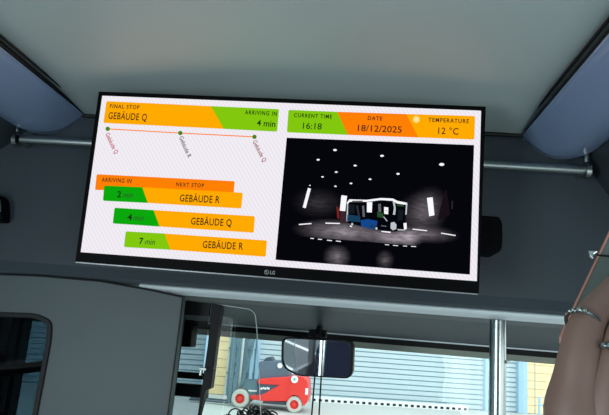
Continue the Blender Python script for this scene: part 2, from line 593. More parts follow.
E = {
    'white': wave_white(),
    'amber': emit('screen_amber', S(255, 170, 0)),
    'orange': emit('screen_orange', S(255, 128, 4)),
    'green': emit('screen_green', S(10, 168, 12)),
    'lime': emit('screen_lime', S(130, 200, 14)),
    'ink': emit('screen_ink', S(48, 34, 22)),
    'inkg': emit('screen_ink_on_green', S(18, 48, 14)),
    'faint': emit('screen_faint_text', S(34, 96, 34)),
    'redink': emit('screen_red_text', S(190, 70, 80)),
    'brownink': emit('screen_brown_text', S(150, 78, 70)),
    'dot': emit('screen_dot', S(74, 132, 18)),
    'sunp': emit('screen_sun_pale', S(255, 214, 110)),
    'sunc': emit('screen_sun_core', S(250, 232, 170)),
    'pure': emit('screen_pure_white', S(250, 250, 255)),
    'lightgrey': emit('screen_light_grey', S(190, 196, 204)),
    'grey': emit('screen_grey', S(96, 98, 108)),
    'dgrey': emit('screen_dark_grey', S(44, 46, 54)),
    'black': emit('screen_black', S(5, 6, 12)),
    'blue': emit('screen_blue', S(20, 70, 140)),
    'busdark': emit('screen_bus_glass', S(18, 26, 34)),
    'red': emit('screen_red', S(120, 34, 34)),
    'maroon': emit('screen_maroon', S(58, 38, 44)),
    'dmaroon': emit('screen_dim_maroon', S(24, 16, 21)),
    'teal': emit('screen_teal', S(22, 62, 92)),
    'dgreen': emit('screen_dim_green', S(40, 78, 44)),
    'lgreen': emit('screen_lit_green', S(70, 150, 60)),
    'logo': emit('logo_grey', S(120, 124, 128)),
}
mb = MB()
mb.add([p + V((0, -0.0006, 0)) for p in (sTL, sBL, sBR, sTR)], [(0, 1, 2, 3)])
mb.prism([p + V((0, 0.0004, 0)) for p in (sTL, sBL, sBR, sTR)], (0, 0.0003, 0), 1)
screen = obj('screen', mb, [E['white'], M['bezel']], mon, local=True)


class Pic:
    """flat picture elements on the screen, as one sub-part with several colours"""
    def __init__(s):
        s.mb = MB(); s.mats = []

    def mi(s, k):
        if k not in s.mats:
            s.mats.append(k)
        return s.mats.index(k)

    def poly(s, pts, k, lift=0.0010, r=0.0):
        P = [sc(x, y, lift) for x, y in pts]
        if r:
            P = smooth_poly(P, r if isinstance(r, (list, tuple)) else [r] * len(P), 4)
        s.mb.add(P, [tuple(range(len(P)))], s.mi(k))

    def disc(s, x, y, rx, k, lift=0.0012, ry=None, n=18):
        ry = ry or rx
        P = [sc(x + rx * math.cos(2 * math.pi * i / n), y + ry * math.sin(2 * math.pi * i / n), lift) for i in range(n)]
        s.mb.add(P, [tuple(range(n))], s.mi(k))

    def line(s, a, b, w, k, lift=0.0011):
        A, B = sc(*a, lift), sc(*b, lift)
        d = (B - A).normalized(); nrm = V((-d.z, 0, d.x)) * w / 2
        s.mb.add([A + nrm, B + nrm, B - nrm, A - nrm], [(0, 1, 2, 3)], s.mi(k))

    def text(s, st, a, b, cap, k, lift=0.0016, bold=0.0, shear=0.0):
        """lettering whose baseline runs from pixel a to pixel b; cap = capital height in pixels"""
        A, B = sc(*a, lift), sc(*b, lift)
        cu = bpy.data.curves.new('lettering', 'FONT')
        cu.body = st; cu.size = 1.0; cu.offset = bold + 0.008; cu.shear = shear; cu.space_character = 1.22 if cap < 4.35 and abs(b[0] - a[0]) > 12 and st.isupper() else (1.08 if st.isupper() else 1.0); cu.resolution_u = 3
        t = bpy.data.objects.new('lettering', cu)
        COL.objects.link(t)
        bpy.context.view_layer.update()
        dg = bpy.context.evaluated_depsgraph_get()
        me = t.evaluated_get(dg).to_mesh()
        vs = [v.co.copy() for v in me.vertices]
        fs = [tuple(p.vertices) for p in me.polygons]
        x0 = min(v.x for v in vs); x1 = max(v.x for v in vs)
        t.evaluated_get(dg).to_mesh_clear()
        bpy.data.objects.remove(t); bpy.data.curves.remove(cu)
        d = (B - A); L = d.length; d.normalize()
        up = V((-d.z, 0, d.x))
        if up.z < 0 and abs(d.x) > 0.7:
            up = -up
        # pixel -> metre for the capital height
        mpp = (sc(a[0], a[1] - 1, 0) - sc(a[0], a[1], 0)).length
        sy = cap * mpp / 0.729 * 1.0
        sx = L / (x1 - x0)
        s.mb.add([A + d * ((v.x - x0) * sx) + up * (v.y * sy) for v in vs], fs, s.mi(k))

    def done(s, name, label=None):
        o = obj(name, s.mb, [E[k] for k in s.mats], screen, local=True)
        if label:
            o['label'] = label
        return o


RR = 0.0035
p = Pic()
p.poly([(106.7, 101.3), (211, 106.3), (224, 129), (103.6, 123)], 'amber', r=[RR, 0, 0, RR])
p.poly([(211, 106.3), (279.1, 109.3), (277.2, 131.8), (224, 129)], 'lime', r=[0, RR, RR, 0])
p.text('FINAL STOP', (110, 108.2), (139.5, 109.4), 4.0, 'ink', bold=0.012)
p.text('GEBÄUDE Q', (108.4, 119.0), (146.8, 120.9), 7.0, 'ink', bold=0.004)
p.text('ARRIVING IN', (244.9, 114.4), (276.8, 116.0), 4.2, 'inkg', bold=0.012)
p.text('4 min', (256.8, 126.0), (275.2, 127.2), 6.4, 'inkg', bold=0.004)
p.done('final_stop_banner', 'amber and green banner for the final stop')
p = Pic()
p.line((108, 129), (180.5, 133.2), 0.0022, 'orange'); p.line((180.5, 133.2), (254.6, 137), 0.0022, 'orange')
for x, y in ((108, 129), (180.5, 133.2), (254.6, 137)):
    p.disc(x, y, 2.2, 'dot', 0.0014)
p.text('Gebäude Q', (105.6, 134.4), (115.2, 154.6), 4.4, 'redink', bold=0.004)
p.text('Gebäude R', (179.2, 137.6), (188.2, 158.4), 4.4, 'ink', bold=0.0)
p.text('Gebäude Q', (252.6, 141.8), (263.2, 162.6), 4.4, 'brownink', bold=0.004)
p.done('route_line', 'orange route line with three green stops')
p = Pic()
p.poly([(96.9, 174.3), (234.8, 181.3), (233.9, 192.6), (95.2, 190)], 'orange', 0.0009, r=[RR, RR, 0, RR])
p.text('ARRIVING IN', (102, 181.8), (131.6, 183.2), 4.3, 'ink', bold=0.012)
p.text('NEXT STOP', (176.2, 186.2), (204, 187.5), 3.9, 'ink', bold=0.012)
p.done('arrivals_heading', 'orange heading bar over the arrival rows')
rows = [
    ('green', [(104.4, 185.7), (142.5, 187.3), (148, 203), (103.2, 200.8)], [(142.5, 187.3), (243, 192.9), (241.3, 208.6), (148, 203)], '2', ((117.2, 197.3), (121.2, 197.5)), ((123.2, 197.6), (133, 198.1)), 'GEBÄUDE R', ((179.8, 201.4), (219.6, 203.2)), 'green row for two minutes'),
    ('green', [(114.8, 207.8), (153.8, 210.2), (159.8, 226.6), (113, 223.5)], [(153.8, 210.2), (255, 216.3), (253.8, 232.8), (159.8, 226.6)], '4', ((127.4, 220.2), (132.2, 220.4)), ((133.6, 220.5), (143.8, 221)), 'GEBÄUDE Q', ((191, 224.5), (231.6, 226.3)), 'green row for four minutes'),
    ('lime', [(126, 231.4), (164.6, 233.6), (170.7, 249.8), (124.2, 247.1)], [(164.6, 233.6), (267, 240.6), (265.8, 256.8), (170.7, 249.8)], '7', ((139.3, 244), (143.3, 244.2)), ((144.9, 244.3), (155, 244.9)), 'GEBÄUDE R', ((202.7, 247.8), (243, 249.8)), 'lime row for seven minutes'),
]
for gk, gp, ap, num, nb, mbp, stp, sb, lab in rows:
    p = Pic()
    p.poly(gp, gk, 0.0012, r=[RR, 0, 0, RR]); p.poly(ap, 'amber', 0.0012, r=[0, RR, RR, 0])
    p.text(num, nb[0], nb[1], 6.4, 'inkg', bold=0.015)
    p.text('min', mbp[0], mbp[1], 6.0, 'faint', shear=0.2)
    p.text(stp, sb[0], sb[1], 7.2, 'ink', bold=0.004)
    p.done('arrival_row', lab)
p = Pic()
p.poly([(288.6, 110), (337.2, 112), (347.9, 135), (287, 132.4)], 'lime', r=[RR, 0, 0, RR])
p.poly([(337.2, 112), (406, 114.2), (418.5, 137.6), (347.9, 135)], 'orange')
p.poly([(406, 114.2), (475, 116.2), (474.2, 139.7), (418.5, 137.6)], 'amber', r=[0, RR, RR, 0])
p.text('CURRENT TIME', (294, 117.2), (331.9, 118.8), 4.0, 'inkg', bold=0.012)
p.text('16:18', (302.8, 128.8), (321.6, 129.8), 6.4, 'inkg', bold=0.0)
p.text('DATE', (367.7, 120.1), (382.2, 120.7), 4.0, 'ink', bold=0.012)
p.text('18/12/2025', (357.7, 131.2), (401.5, 133.0), 6.6, 'ink', bold=0.0)
p.text('TEMPERATURE', (428.2, 121.9), (468.7, 123.5), 4.2, 'ink', bold=0.012)
p.text('12 °C', (438, 134.0), (458.3, 134.9), 6.8, 'ink', bold=0.0)
p.disc(416.3, 119.6, 3.6, 'sunp', 0.0014); p.disc(416.3, 119.6, 2.0, 'sunc', 0.0016)
p.done('information_banner', 'green, orange and amber banner of time, date and temperature')

# the video picture: a dark hall with a small bus
def video_mat():
    m = emit('screen_video', (0, 0, 0, 1))
    nt = m.node_tree
    e = [n for n in nt.nodes if n.type == 'EMISSION'][0]
    tc = nt.nodes.new('ShaderNodeTexCoord')
    def blob(c, rx, rz, power):
        mp = nt.nodes.new('ShaderNodeMapping')
        mp.vector_type = 'TEXTURE'
        mp.inputs['Location'].default_value = (c.x, 0, c.z)
        mp.inputs['Scale'].default_value = (rx, 1000, rz)
        gr = nt.nodes.new('ShaderNodeTexGradient'); gr.gradient_type = 'SPHERICAL'
        nt.links.new(tc.outputs['Object'], mp.inputs['Vector']); nt.links.new(mp.outputs[0], gr.inputs[0])
        pw_ = nt.nodes.new('ShaderNodeMath'); pw_.operation = 'POWER'; pw_.inputs[1].default_value = 1.7
        nt.links.new(gr.outputs['Fac'], pw_.inputs[0])
        mu = nt.nodes.new('ShaderNodeMath'); mu.operation = 'MULTIPLY'; mu.inputs[1].default_value = power
        nt.links.new(pw_.outputs[0], mu.inputs[0])
        return mu
    nz = nt.nodes.new('ShaderNodeTexNoise'); nz.inputs['Scale'].default_value = 60; nz.inputs['Detail'].default_value = 5
    mp = nt.nodes.new('ShaderNodeMapping'); mp.inputs['Scale'].default_value = (1, 1, 3.5)
    nt.links.new(tc.outputs['Object'], mp.inputs['Vector']); nt.links.new(mp.outputs[0], nz.inputs['Vector'])
    acc = None
    for c, rx, rz, pw in ((sc(345, 232), 0.11, 0.028, 0.42), (sc(394, 238), 0.06, 0.022, 0.50), (sc(409, 237), 0.03, 0.022, 0.4), (sc(425, 234), 0.07, 0.02, 0.22), (sc(337, 257), 0.03, 0.028, 0.26), (sc(385, 260), 0.02, 0.022, 0.14),
                          (sc(318, 203), 0.06, 0.035, 0.05), (sc(422, 214), 0.05, 0.05, 0.16), (sc(430, 204), 0.04, 0.04, 0.10)):
        b = blob(c, rx, rz, pw)
        if acc is None:
            acc = b
        else:
            a = nt.nodes.new('ShaderNodeMath'); a.operation = 'ADD'
            nt.links.new(acc.outputs[0], a.inputs[0]); nt.links.new(b.outputs[0], a.inputs[1]); acc = a
    mu = nt.nodes.new('ShaderNodeMath'); mu.operation = 'MULTIPLY'
    nt.links.new(acc.outputs[0], mu.inputs[0]); nt.links.new(nz.outputs['Fac'], mu.inputs[1])
    mx = nt.nodes.new('ShaderNodeMix'); mx.data_type = 'RGBA'
    mx.inputs['A'].default_value = (0.0016, 0.0018, 0.0036, 1)
    mx.inputs['B'].default_value = (1.4, 1.22, 1.38, 1)
    nt.links.new(mu.outputs[0], mx.inputs['Factor'])
    nt.links.new(mx.outputs['Result'], e.inputs[0])
    return m


E['video'] = video_mat()
p = Pic()
p.poly([(286.8, 137.8), (474, 145.2), (469.8, 274.6), (275.6, 259.8)], 'video', 0.0010)
for x, y, rx in ((335, 150.2, 2.2), (318.2, 159.9, 1.9), (355.2, 165.7, 1.9), (336.3, 172.2, 1.7), (322.6, 177, 1.5), (370, 179.4, 1.7), (382, 156, 2.2), (441.6, 164.6, 3.0), (398, 174, 2.0), (335.5, 186.4, 1.5), (351, 183.5, 1.6), (310, 185.5, 1.0)):
    p.disc(x, y, rx * 0.85, 'pure', 0.0014, ry=rx * 0.48)
p.poly([(308, 188), (311, 188.8), (305.8, 208.4), (302.8, 207.4)], 'pure', 0.0014)
p.poly([(341.4, 195.4), (347.1, 196), (345.3, 211.3), (339.8, 210.8)], 'pure', 0.0014)
p.poly([(426.8, 198), (432.6, 197.3), (434.4, 215.3), (429.1, 216.4)], 'pure', 0.0014)
p.poly([(336.4, 206), (339, 208.4), (339.6, 219), (337.2, 218)], 'red', 0.0013)
p.poly([(340.5, 212), (345.5, 212), (346, 223.6), (340, 223)], 'maroon', 0.0013)
p.poly([(445.4, 189.6), (446.4, 190), (450, 215), (440.5, 219), (438, 221), (439.4, 211)], 'dmaroon', 0.0012)
p.poly([(451.6, 201), (452.6, 201), (452.6, 209), (451.4, 209)], 'dgrey', 0.0012)
for a, b, w in (((299, 224.6), (311.5, 223.6), 0.0022), ((325.5, 223.2), (340, 223.6), 0.0022), ((412.5, 229.2), (427, 230.8), 0.002), ((441, 233.2), (455.5, 235.6), 0.002), ((350, 226), (352, 226.6), 0.003),
                ((310.5, 238.4), (314, 238.6), 0.0016), ((318, 239.2), (322, 239.6), 0.0016), ((327, 240.2), (332, 240.8), 0.0016), ((336, 241), (341, 241.6), 0.0016), ((385, 244.6), (389, 245), 0.0014), ((393, 245.4), (398, 245.8), 0.0014), ((403, 246), (407, 246.2), 0.0014), ((411, 246.4), (416, 246.6), 0.0014)):
    p.line(a, b, w, 'pure', 0.0014)
p.poly([(300, 236.5), (420, 246), (470, 246), (470, 249.5), (400, 250), (312, 243)], 'black', 0.0012)
# bus on the video
def q(*pts):
    return [(335 + x / 7.61, 190 + y / 7.61) for x, y in pts]
for pts, k, l in (
    (((92, 92), (300, 85), (440, 90), (460, 140), (440, 260), (430, 318), (300, 300), (90, 250)), 'black', 0.00145),
    (((455, 90), (545, 105), (535, 250), (530, 312), (430, 318), (438, 200)), 'black', 0.0015),
    (((88, 100), (110, 72), (240, 76), (350, 62), (440, 66), (476, 84), (548, 98), (552, 116), (470, 104), (440, 84), (350, 78), (250, 91), (112, 91), (98, 108)), 'pure', 0.0017),
    (((130, 83), (212, 82), (210, 90), (130, 90)), 'black', 0.00175),
    (((300, 84), (345, 78), (345, 84), (300, 92)), 'dgrey', 0.00175),
    (((92, 96), (101, 98), (98, 240), (86, 236)), 'lightgrey', 0.0016),
    (((104, 110), (150, 112), (150, 180), (102, 178)), 'busdark', 0.0016),
    (((92, 188), (150, 194), (192, 204), (192, 246), (90, 236)), 'teal', 0.0016),
    (((160, 118), (176, 118), (190, 200), (176, 210)), 'dgrey', 0.0016),
    (((206, 120), (222, 120), (228, 206), (210, 204)), 'grey', 0.0016),
    (((243, 94), (284, 92), (280, 172), (243, 170)), 'pure', 0.0017),
    (((194, 230), (250, 222), (322, 236), (318, 300), (260, 296), (200, 276)), 'blue', 0.0017),
    (((262, 268), (300, 262), (296, 288), (266, 290)), 'teal', 0.00175),
    (((320, 168), (368, 178), (366, 214), (322, 206)), 'dgreen', 0.0016),
    (((328, 108), (348, 104), (352, 168), (330, 168)), 'grey', 0.0016),
    (((373, 130), (406, 134), (404, 186), (374, 182)), 'pure', 0.0017),
    (((384, 156), (396, 156), (396, 160), (384, 160)), 'dgrey', 0.00175),
    (((438, 84), (454, 92), (462, 140), (458, 190), (440, 188), (448, 136)), 'lightgrey', 0.0018),
    (((540, 100), (550, 108), (546, 186), (534, 190)), 'lightgrey', 0.0018),
    (((470, 112), (524, 118), (524, 128), (470, 122)), 'dgreen', 0.0018),
    (((480, 150), (520, 154), (516, 230), (476, 236)), 'busdark', 0.0017),
    (((424, 250), (450, 244), (468, 264), (466, 298), (440, 308), (422, 292)), 'lightgrey', 0.0019),
    (((520, 254), (544, 250), (546, 296), (526, 306)), 'pure', 0.0019),
    (((354, 312), (424, 318), (422, 328), (354, 320)), 'pure', 0.0019),
    (((476, 298), (530, 302), (528, 310), (476, 308)), 'lightgrey', 0.0019),
    (((350, 268), (392, 274), (390, 282), (350, 276)), 'grey', 0.0019),
    (((370, 200), (400, 236), (394, 240), (368, 206)), 'lightgrey', 0.0018),
):
    p.poly(q(*pts), k, l)
for x, y in ((352.4, 224), (376.6, 228.2)):
    p.disc(x, y, 1.9, 'black', 0.0019, ry=2.4); p.disc(x - 0.2, y + 0.4, 1.1, 'lightgrey', 0.0020, ry=1.4)
p.done('video_picture', 'dark video picture of a small bus in a lit hall')
# maker's emblem on the bezel
p = Pic()
n = 20
p.disc(266.9, 272.2, 2.3, 'logo', 0.0032); p.disc(266.9, 272.2, 1.75, 'black', 0.0033)
p.line((266.7, 270.8), (266.6, 273.2), 0.0009, 'logo', 0.0034); p.line((266.6, 273.2), (268.0, 273.3), 0.0009, 'logo', 0.0034); p.disc(265.8, 271.4, 0.45, 'logo', 0.0034)
p.text('LG', (270.2, 274.1), (275, 274.5), 3.6, 'logo', 0.0032, bold=0.02)
o = obj('emblem', p.mb, [M['silver'] if k == 'logo' else M['bezel'] for k in p.mats], mon, local=True)
o['label'] = 'small silver round emblem and letters'

# ================================================================== black boxes on the front panel
t = thing('wall_speaker', 'black rounded plastic box sticking out behind the right edge of the monitor', 'box', at(489, 234, 1.29))
mb = MB()
a = [at(470, 214.5, 1.22), at(499, 216.5, 1.22), at(502.5, 222, 1.22), at(503, 236, 1.22), at(502, 249, 1.22), at(499, 252.5, 1.22), at(470, 250, 1.22)]
mb.prism(smooth_poly(a, 0.004, 3), (0, 0.083, 0))
obj('case', mb, M['bezel'], t, bevel=0.004)
mb = MB()
for k in range(8):
    z0 = at(485, 220 + 4 * k, 1.219)
    mb.box(z0, (0.028, 0.003, 0.003))
obj('grille', mb, M['bezel'], t)
t = thing('sensor_unit', 'small glossy black device on the dark front panel at the left picture edge', 'device', at(2, 207, 1.29))
mb = MB()
a = [at(-22, 192, 1.265), at(-3, 193.5, 1.265), at(1.5, 198, 1.265), at(2.5, 208, 1.265), at(2, 221, 1.265), at(-22, 221, 1.265)]
mb.prism(smooth_poly(a, 0.008, 3), (0, 0.035, 0))
obj('case', mb, M['bezel'], t, bevel=0.004)
mb = MB(); mb.tube([at(-0.6, 200, 1.263), at(0.6, 204, 1.262), at(0.3, 212, 1.263)], 0.0014, 8)
mb.tube([at(3.6, 199, 1.280), at(4.6, 204, 1.280), at(4.2, 212, 1.280)], 0.0014, 8)
e = obj('glossy_rib', mb, M['steel'], t, smooth=True); e['label'] = 'two shiny ribs on the front'

# ================================================================== DRIVER CAB: partition on the left
PY = 1.29
pt = thing('cab_partition', 'grey plastic driver cab partition with a dark rounded window, lower left', 'partition', (-0.9, PY, 0))
outl = [at(-120, 268, PY), at(0, 275, PY), at(40, 276.6, PY), at(100, 281.6, PY), at(150, 290.5, PY), at(182, 297.6, PY), at(168, 416, PY)]
b0 = outl[-1]
outl += [V((b0.x + 0.004, PY, 0.02)), V((XL, PY, 0.02))]
outl[0] = V((XL, PY, outl[0].z))
win = [at(-60, 312, PY), at(36, 315.2, PY), at(51, 322, PY), at(50.2, 340, PY), at(36, 416, PY), at(22, 520, PY), at(-70, 520, PY)]
wout = smooth_poly(win, [0.02, 0.016, 0.014, 0.012, 0, 0.02, 0.02], 5)
# panel with its window opening, built as a bridged ring
import bmesh
def plate_with_hole(outer, hole, d):
    b = bmesh.new()
    vo = [b.verts.new(p) for p in outer]; vh = [b.verts.new(p) for p in hole]
    es = [b.edges.new((vo[i], vo[(i + 1) % len(vo)])) for i in range(len(vo))] + [b.edges.new((vh[i], vh[(i + 1) % len(vh)])) for i in range(len(vh))]
    r = bmesh.ops.triangle_fill(b, edges=es, use_beauty=True)
    fs = [g for g in r['geom'] if isinstance(g, bmesh.types.BMFace)]
    ret = bmesh.ops.extrude_face_region(b, geom=fs)
    for v in [g for g in ret['geom'] if isinstance(g, bmesh.types.BMVert)]:
        v.co += Vector(d)
    m = MB()
    b.verts.index_update()
    m.v = [v.co.copy() for v in b.verts]; m.f = [tuple(v.index for v in f.verts) for f in b.faces]; m.m = [0] * len(m.f)
    b.free()
    return m
mbp = plate_with_hole(outl, wout, (0, 0.03, 0))
obj('panel', mbp, M['partition'], pt)
c = sum((p for p in wout), V()) / len(wout)
def inset(ps, d):
    N = len(ps); out = []
    for i in range(N):
        t = (ps[(i + 1) % N] - ps[i - 1]).normalized()
        nn = V((t.z, 0, -t.x))
        if nn.dot(c - ps[i]) < 0:
            nn = -nn
        out.append(ps[i] + nn * d)
    return out
mb = MB(); mb.frame([p + V((0, -0.006, 0)) for p in inset(wout, -0.004)], [p + V((0, -0.006, 0)) for p in inset(wout, 0.007)], (0, 0.042, 0))
e = obj('window_seal', mb, M['rubber'], pt, bevel=0.002); e['label'] = 'black rubber window seal'
mb = MB(); mb.prism([p + V((0, 0.012, 0)) for p in inset(wout, 0.003)], (0, 0.005, 0))
e = obj('window_pane', mb, M['darktint'], pt); e['label'] = 'dark tinted window pane'
mb = MB(); mb.tube([at(0, 274.2, PY - 0.004), at(40, 275.8, PY - 0.004), at(100, 281.0, PY - 0.004), at(150, 289.9, PY - 0.004), at(183, 297, PY - 0.004)], 0.0022, 8)
mb.tube([at(183, 298, PY - 0.002), at(167.6, 416, PY - 0.002), V((b0.x, PY - 0.002, 0.05))], 0.0016, 8)
e = obj('edge_seal', mb, M['rubber'], pt, smooth=True); e['label'] = 'thin black seal along the edges'

# driver cab door beside it: tinted pane, black post, clear glass screen
DY = 1.36
dr = thing('cab_door', 'glazed driver cab door with a black post and rounded clear glass screen', 'door', (at(190, 415, DY).x, DY, 0))
def low(p, z=0.05):
    return V((p.x, p.y, z))
A = [at(184.5, 300.4, DY), at(209.6, 303.2, DY), at(197.6, 415, DY)]
A += [low(A[-1] + V((-0.012, 0, 0))), low(at(168.5, 415, DY) + V((-0.012, 0, 0)))]
mb = MB(); mb.prism(A, (0, 0.006, 0))
e = obj('tinted_pane', mb, M['tint'], dr); e['label'] = 'tinted glass pane left of the post'
mb = MB(); mb.prism(smooth_poly([at(184.5, 300.2, DY - 0.003), at(210, 303.4, DY - 0.003), at(208.8, 316.5, DY - 0.003), at(182.6, 314.6, DY - 0.003)], 0.002, 3), (0, 0.012, 0))
obj('head_block', mb, M['dark'], dr, bevel=0.001)
mb = MB(); mb.prism([at(184.5, 300.4, DY - 0.004), at(186.2, 300.6, DY - 0.004), at(170.4, 415, DY - 0.004), low(at(170.4, 415, DY - 0.004)), low(at(168.4, 415, DY - 0.004)), at(168.4, 415, DY - 0.004)], (0, 0.014, 0))
obj('door_edge', mb, M['rubber'], dr)
mb = MB(); mb.prism(smooth_poly([at(211.8, 303.0, DY - 0.01), at(221.8, 305.0, DY - 0.01), at(216.4, 345, DY - 0.01), at(210.8, 389, DY - 0.01), at(205.6, 390, DY - 0.01), at(198.8, 416, DY - 0.01), low(at(198.8, 416, DY - 0.01)), low(at(197.4, 416, DY - 0.01)), at(197.4, 416, DY - 0.01), at(207.6, 345, DY - 0.01)], [0.003, 0.003, 0, 0.003, 0.003, 0, 0, 0, 0, 0], 3), (0, 0.03, 0))
obj('door_post', mb, M['dark'], dr, bevel=0.002)
mb = MB(); mb.box(at(203.2, 369, DY - 0.014), (0.016, 0.012, 0.006)); mb.box(at(201, 372, DY - 0.014), (0.005, 0.012, 0.016))
e = obj('latch', mb, M['steel'], dr, bevel=0.001); e['label'] = 'small steel latch'
g = [at(214, 303.8, DY), at(250, 309.4, DY), at(255.2, 313.8, DY), at(257.0, 330, DY), at(258.2, 360, DY), at(261, 416, DY)]
g += [low(g[-1] + V((0.01, 0, 0)), 0.9), low(at(200, 416, DY), 0.9), at(200, 416, DY)]
mb = MB(); mb.prism(smooth_poly(g, [0, 0.006, 0.008, 0.01, 0.01, 0, 0, 0, 0], 4), (0, 0.005, 0))
e = obj('glass_screen', mb, M['doorclear'], dr); e['label'] = 'clear glass screen with a rounded corner'
path = smooth_poly(g[:6], [0, 0.006, 0.008, 0.01, 0.01, 0], 4)
mb = MB(); mb.tube([q + V((0, -0.001, 0)) for q in path], 0.0010, 6)
obj('glass_edge', mb, M['glassedge'], e, smooth=True)

# dark pieces added behind the tinted panes for reflections on the glass
cb = thing('reflection_bars', 'added black rack seen through the tinted cab door pane', 'bars', (-0.62, 1.62, 0))
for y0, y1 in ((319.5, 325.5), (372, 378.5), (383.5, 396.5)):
    mb = MB(); mb.prism([at(150, y0 - 2.6, 1.62), at(207, y0 + 1.8, 1.62), at(207, y1 + 1.8, 1.62), at(150, y1 - 2.6, 1.62)], (0, 0.02, 0)); obj('dark_bar', mb, M['dark'], cb, bevel=0.002)
mb = MB(); mb.prism([at(150, 323, 1.625), at(192.5, 326, 1.625), at(190.5, 347.5, 1.625), at(150, 345, 1.625)], (0, 0.06, 0)); obj('dark_block', mb, M['dark'], cb, bevel=0.004)
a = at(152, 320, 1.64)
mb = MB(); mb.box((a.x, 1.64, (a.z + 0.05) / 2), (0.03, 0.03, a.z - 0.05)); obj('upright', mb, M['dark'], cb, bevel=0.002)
ap = thing('reflection_posts', 'dark double post and cross rail added behind the partition window for its reflections', 'post', (-0.95, 1.7, 0))
for px0, px1 in ((-12, 15), (22, 27)):
    a = at(px0, 330, 1.7); b = at(px1, 330, 1.7)
    mb = MB(); mb.box(((a.x + b.x) / 2, 1.7, 0.98), (b.x - a.x, 0.05, 1.5)); obj('post', mb, M['dark'], ap, bevel=0.004)
mb = MB(); a = at(-20, 374.5, 1.66); b = at(60, 363.5, 1.62)
mb.tube([a, b], 0.0155, 10); obj('cross_rail', mb, M['dark'], ap, smooth=True)

# ================================================================== POLE and MIRROR
px_ = at(498, 330, 1.31)
gp = thing('grab_pole', 'vertical steel grab pole standing in front of the windscreen below the pale lip', 'pole', (px_.x, 1.31, 0))
mb = MB(); mb.tube([(px_.x, 1.31, 0.01), (px_.x, 1.31, 1.772)], 0.0178, 28); obj('pole_tube', mb, M['steel'], gp, smooth=True)
mb = MB(); mb.lathe((px_.x, 1.31, 0), (0, 0, 1), [(0, 0.05), (0.008, 0.05), (0.02, 0.022), (0.02, 0.0)], 28); obj('floor_flange', mb, M['steel'], gp, smooth=True)
mb = MB(); b = at(506.6, 362, 1.30); mb.lathe(b, (1, 0, 0), [(0, 0), (0, 0.004), (0.006, 0.004), (0.008, 0.0)], 12); e = obj('button', mb, M['white'], gp, smooth=True); e['label'] = 'tiny white knob on the side'

MY = 1.55
MIR_YAW, MIR_PITCH = 6.0, 3.0
mr = thing('rear_view_mirror', 'black framed rear view mirror hanging at the top of the windscreen', 'mirror', at(317, 336, MY))
mcen = at(317, 358, MY)
mn = V((-math.sin(math.radians(MIR_YAW)), -1, -math.sin(math.radians(MIR_PITCH)))).normalized()
mo = [on_plane(x, y, mcen, mn) for x, y in ((281.6, 340), (285, 337.2), (350.5, 340.6), (353.6, 346), (352.6, 374.5), (348, 378.8), (298, 376), (284.6, 369), (281, 361))]
mc = sum(mo, V()) / len(mo)
mo = smooth_poly(mo, 0.012, 4)
mi_ = [mc + (p - mc) * 0.935 for p in mo]
mb = MB(); mb.prism([p - mn * 0.006 for p in mo], -mn * 0.03); obj('housing', mb, M['dark'], mr, bevel=0.008, seg=3)
mb = MB(); mb.frame(mo, mi_, -mn * 0.008); obj('rim', mb, M['dark'], mr, bevel=0.001)
mb = MB(); mb.prism([p - mn * 0.003 for p in mi_], -mn * 0.002); obj('mirror_glass', mb, M['mirror'], mr)
mb = MB(); a = at(318, 338, MY + 0.02); b = at(318, 331, 1.70)
mb.tube([a, a * 0.5 + b * 0.5 + V((0, 0, 0.004)), b, V((b.x, 1.84, b.z + 0.012))], 0.009, 10); obj('stem', mb, M['dark'], mr, smooth=True)
mb = MB(); mb.box(at(318, 333.5, 1.68), (0.05, 0.05, 0.022)); obj('mounting_foot', mb, M['dark'], mr, bevel=0.004)

# pantograph wiper arms outside the windscreen
wa = thing('wiper_arm', 'pair of thin black wiper rods standing upright below the rear view mirror', 'wiper', (-0.1, 1.9, 0.7))
for a, b in (((316.2, 360), (311.6, 416)), ((322.2, 360), (319.0, 416))):
    A_ = at(*a, 1.90); B_ = at(*b, 1.90); d = (B_ - A_).normalized()
    mb = MB(); mb.tube([A_, A_ + d * 0.95], 0.0026, 8); obj('rod', mb, M['dark'], wa, smooth=True)

# ================================================================== SEATS further back (they show in the mirror)
def make_seat():
    t = thing('passenger_seat', '', 'seat', (0, 0, 0), 'dark blue passenger seats at the back of the bus')
    mb = MB(); mb.box((0, 0.05, 0.44), (0.42, 0.42, 0.09)); obj('seat_cushion', mb, M['seat'], t, bevel=0.03, seg=3)
    mb = MB(); mb.prism(smooth_poly([V((-0.21, -0.18, 0.46)), V((0.21, -0.18, 0.46)), V((0.20, -0.30, 1.08)), V((0.13, -0.31, 1.16)), V((-0.13, -0.31, 1.16)), V((-0.20, -0.30, 1.08))], 0.05, 3), (0, 0.07, 0.01)); obj('backrest', mb, M['seat'], t, bevel=0.02, seg=3)
    mb = MB(); mb.tube([(-0.14, -0.27, 1.13), (-0.13, -0.29, 1.21), (0.13, -0.29, 1.21), (0.14, -0.27, 1.13)], 0.014, 10); obj('handle', mb, M['steel'], t, smooth=True)
    for y in (-0.12, 0.2):
        mb = MB(); mb.box((0, y, 0.20), (0.34, 0.04, 0.40)); obj('leg', mb, M['dark'], t, bevel=0.005)
    return t
seat0 = make_seat()
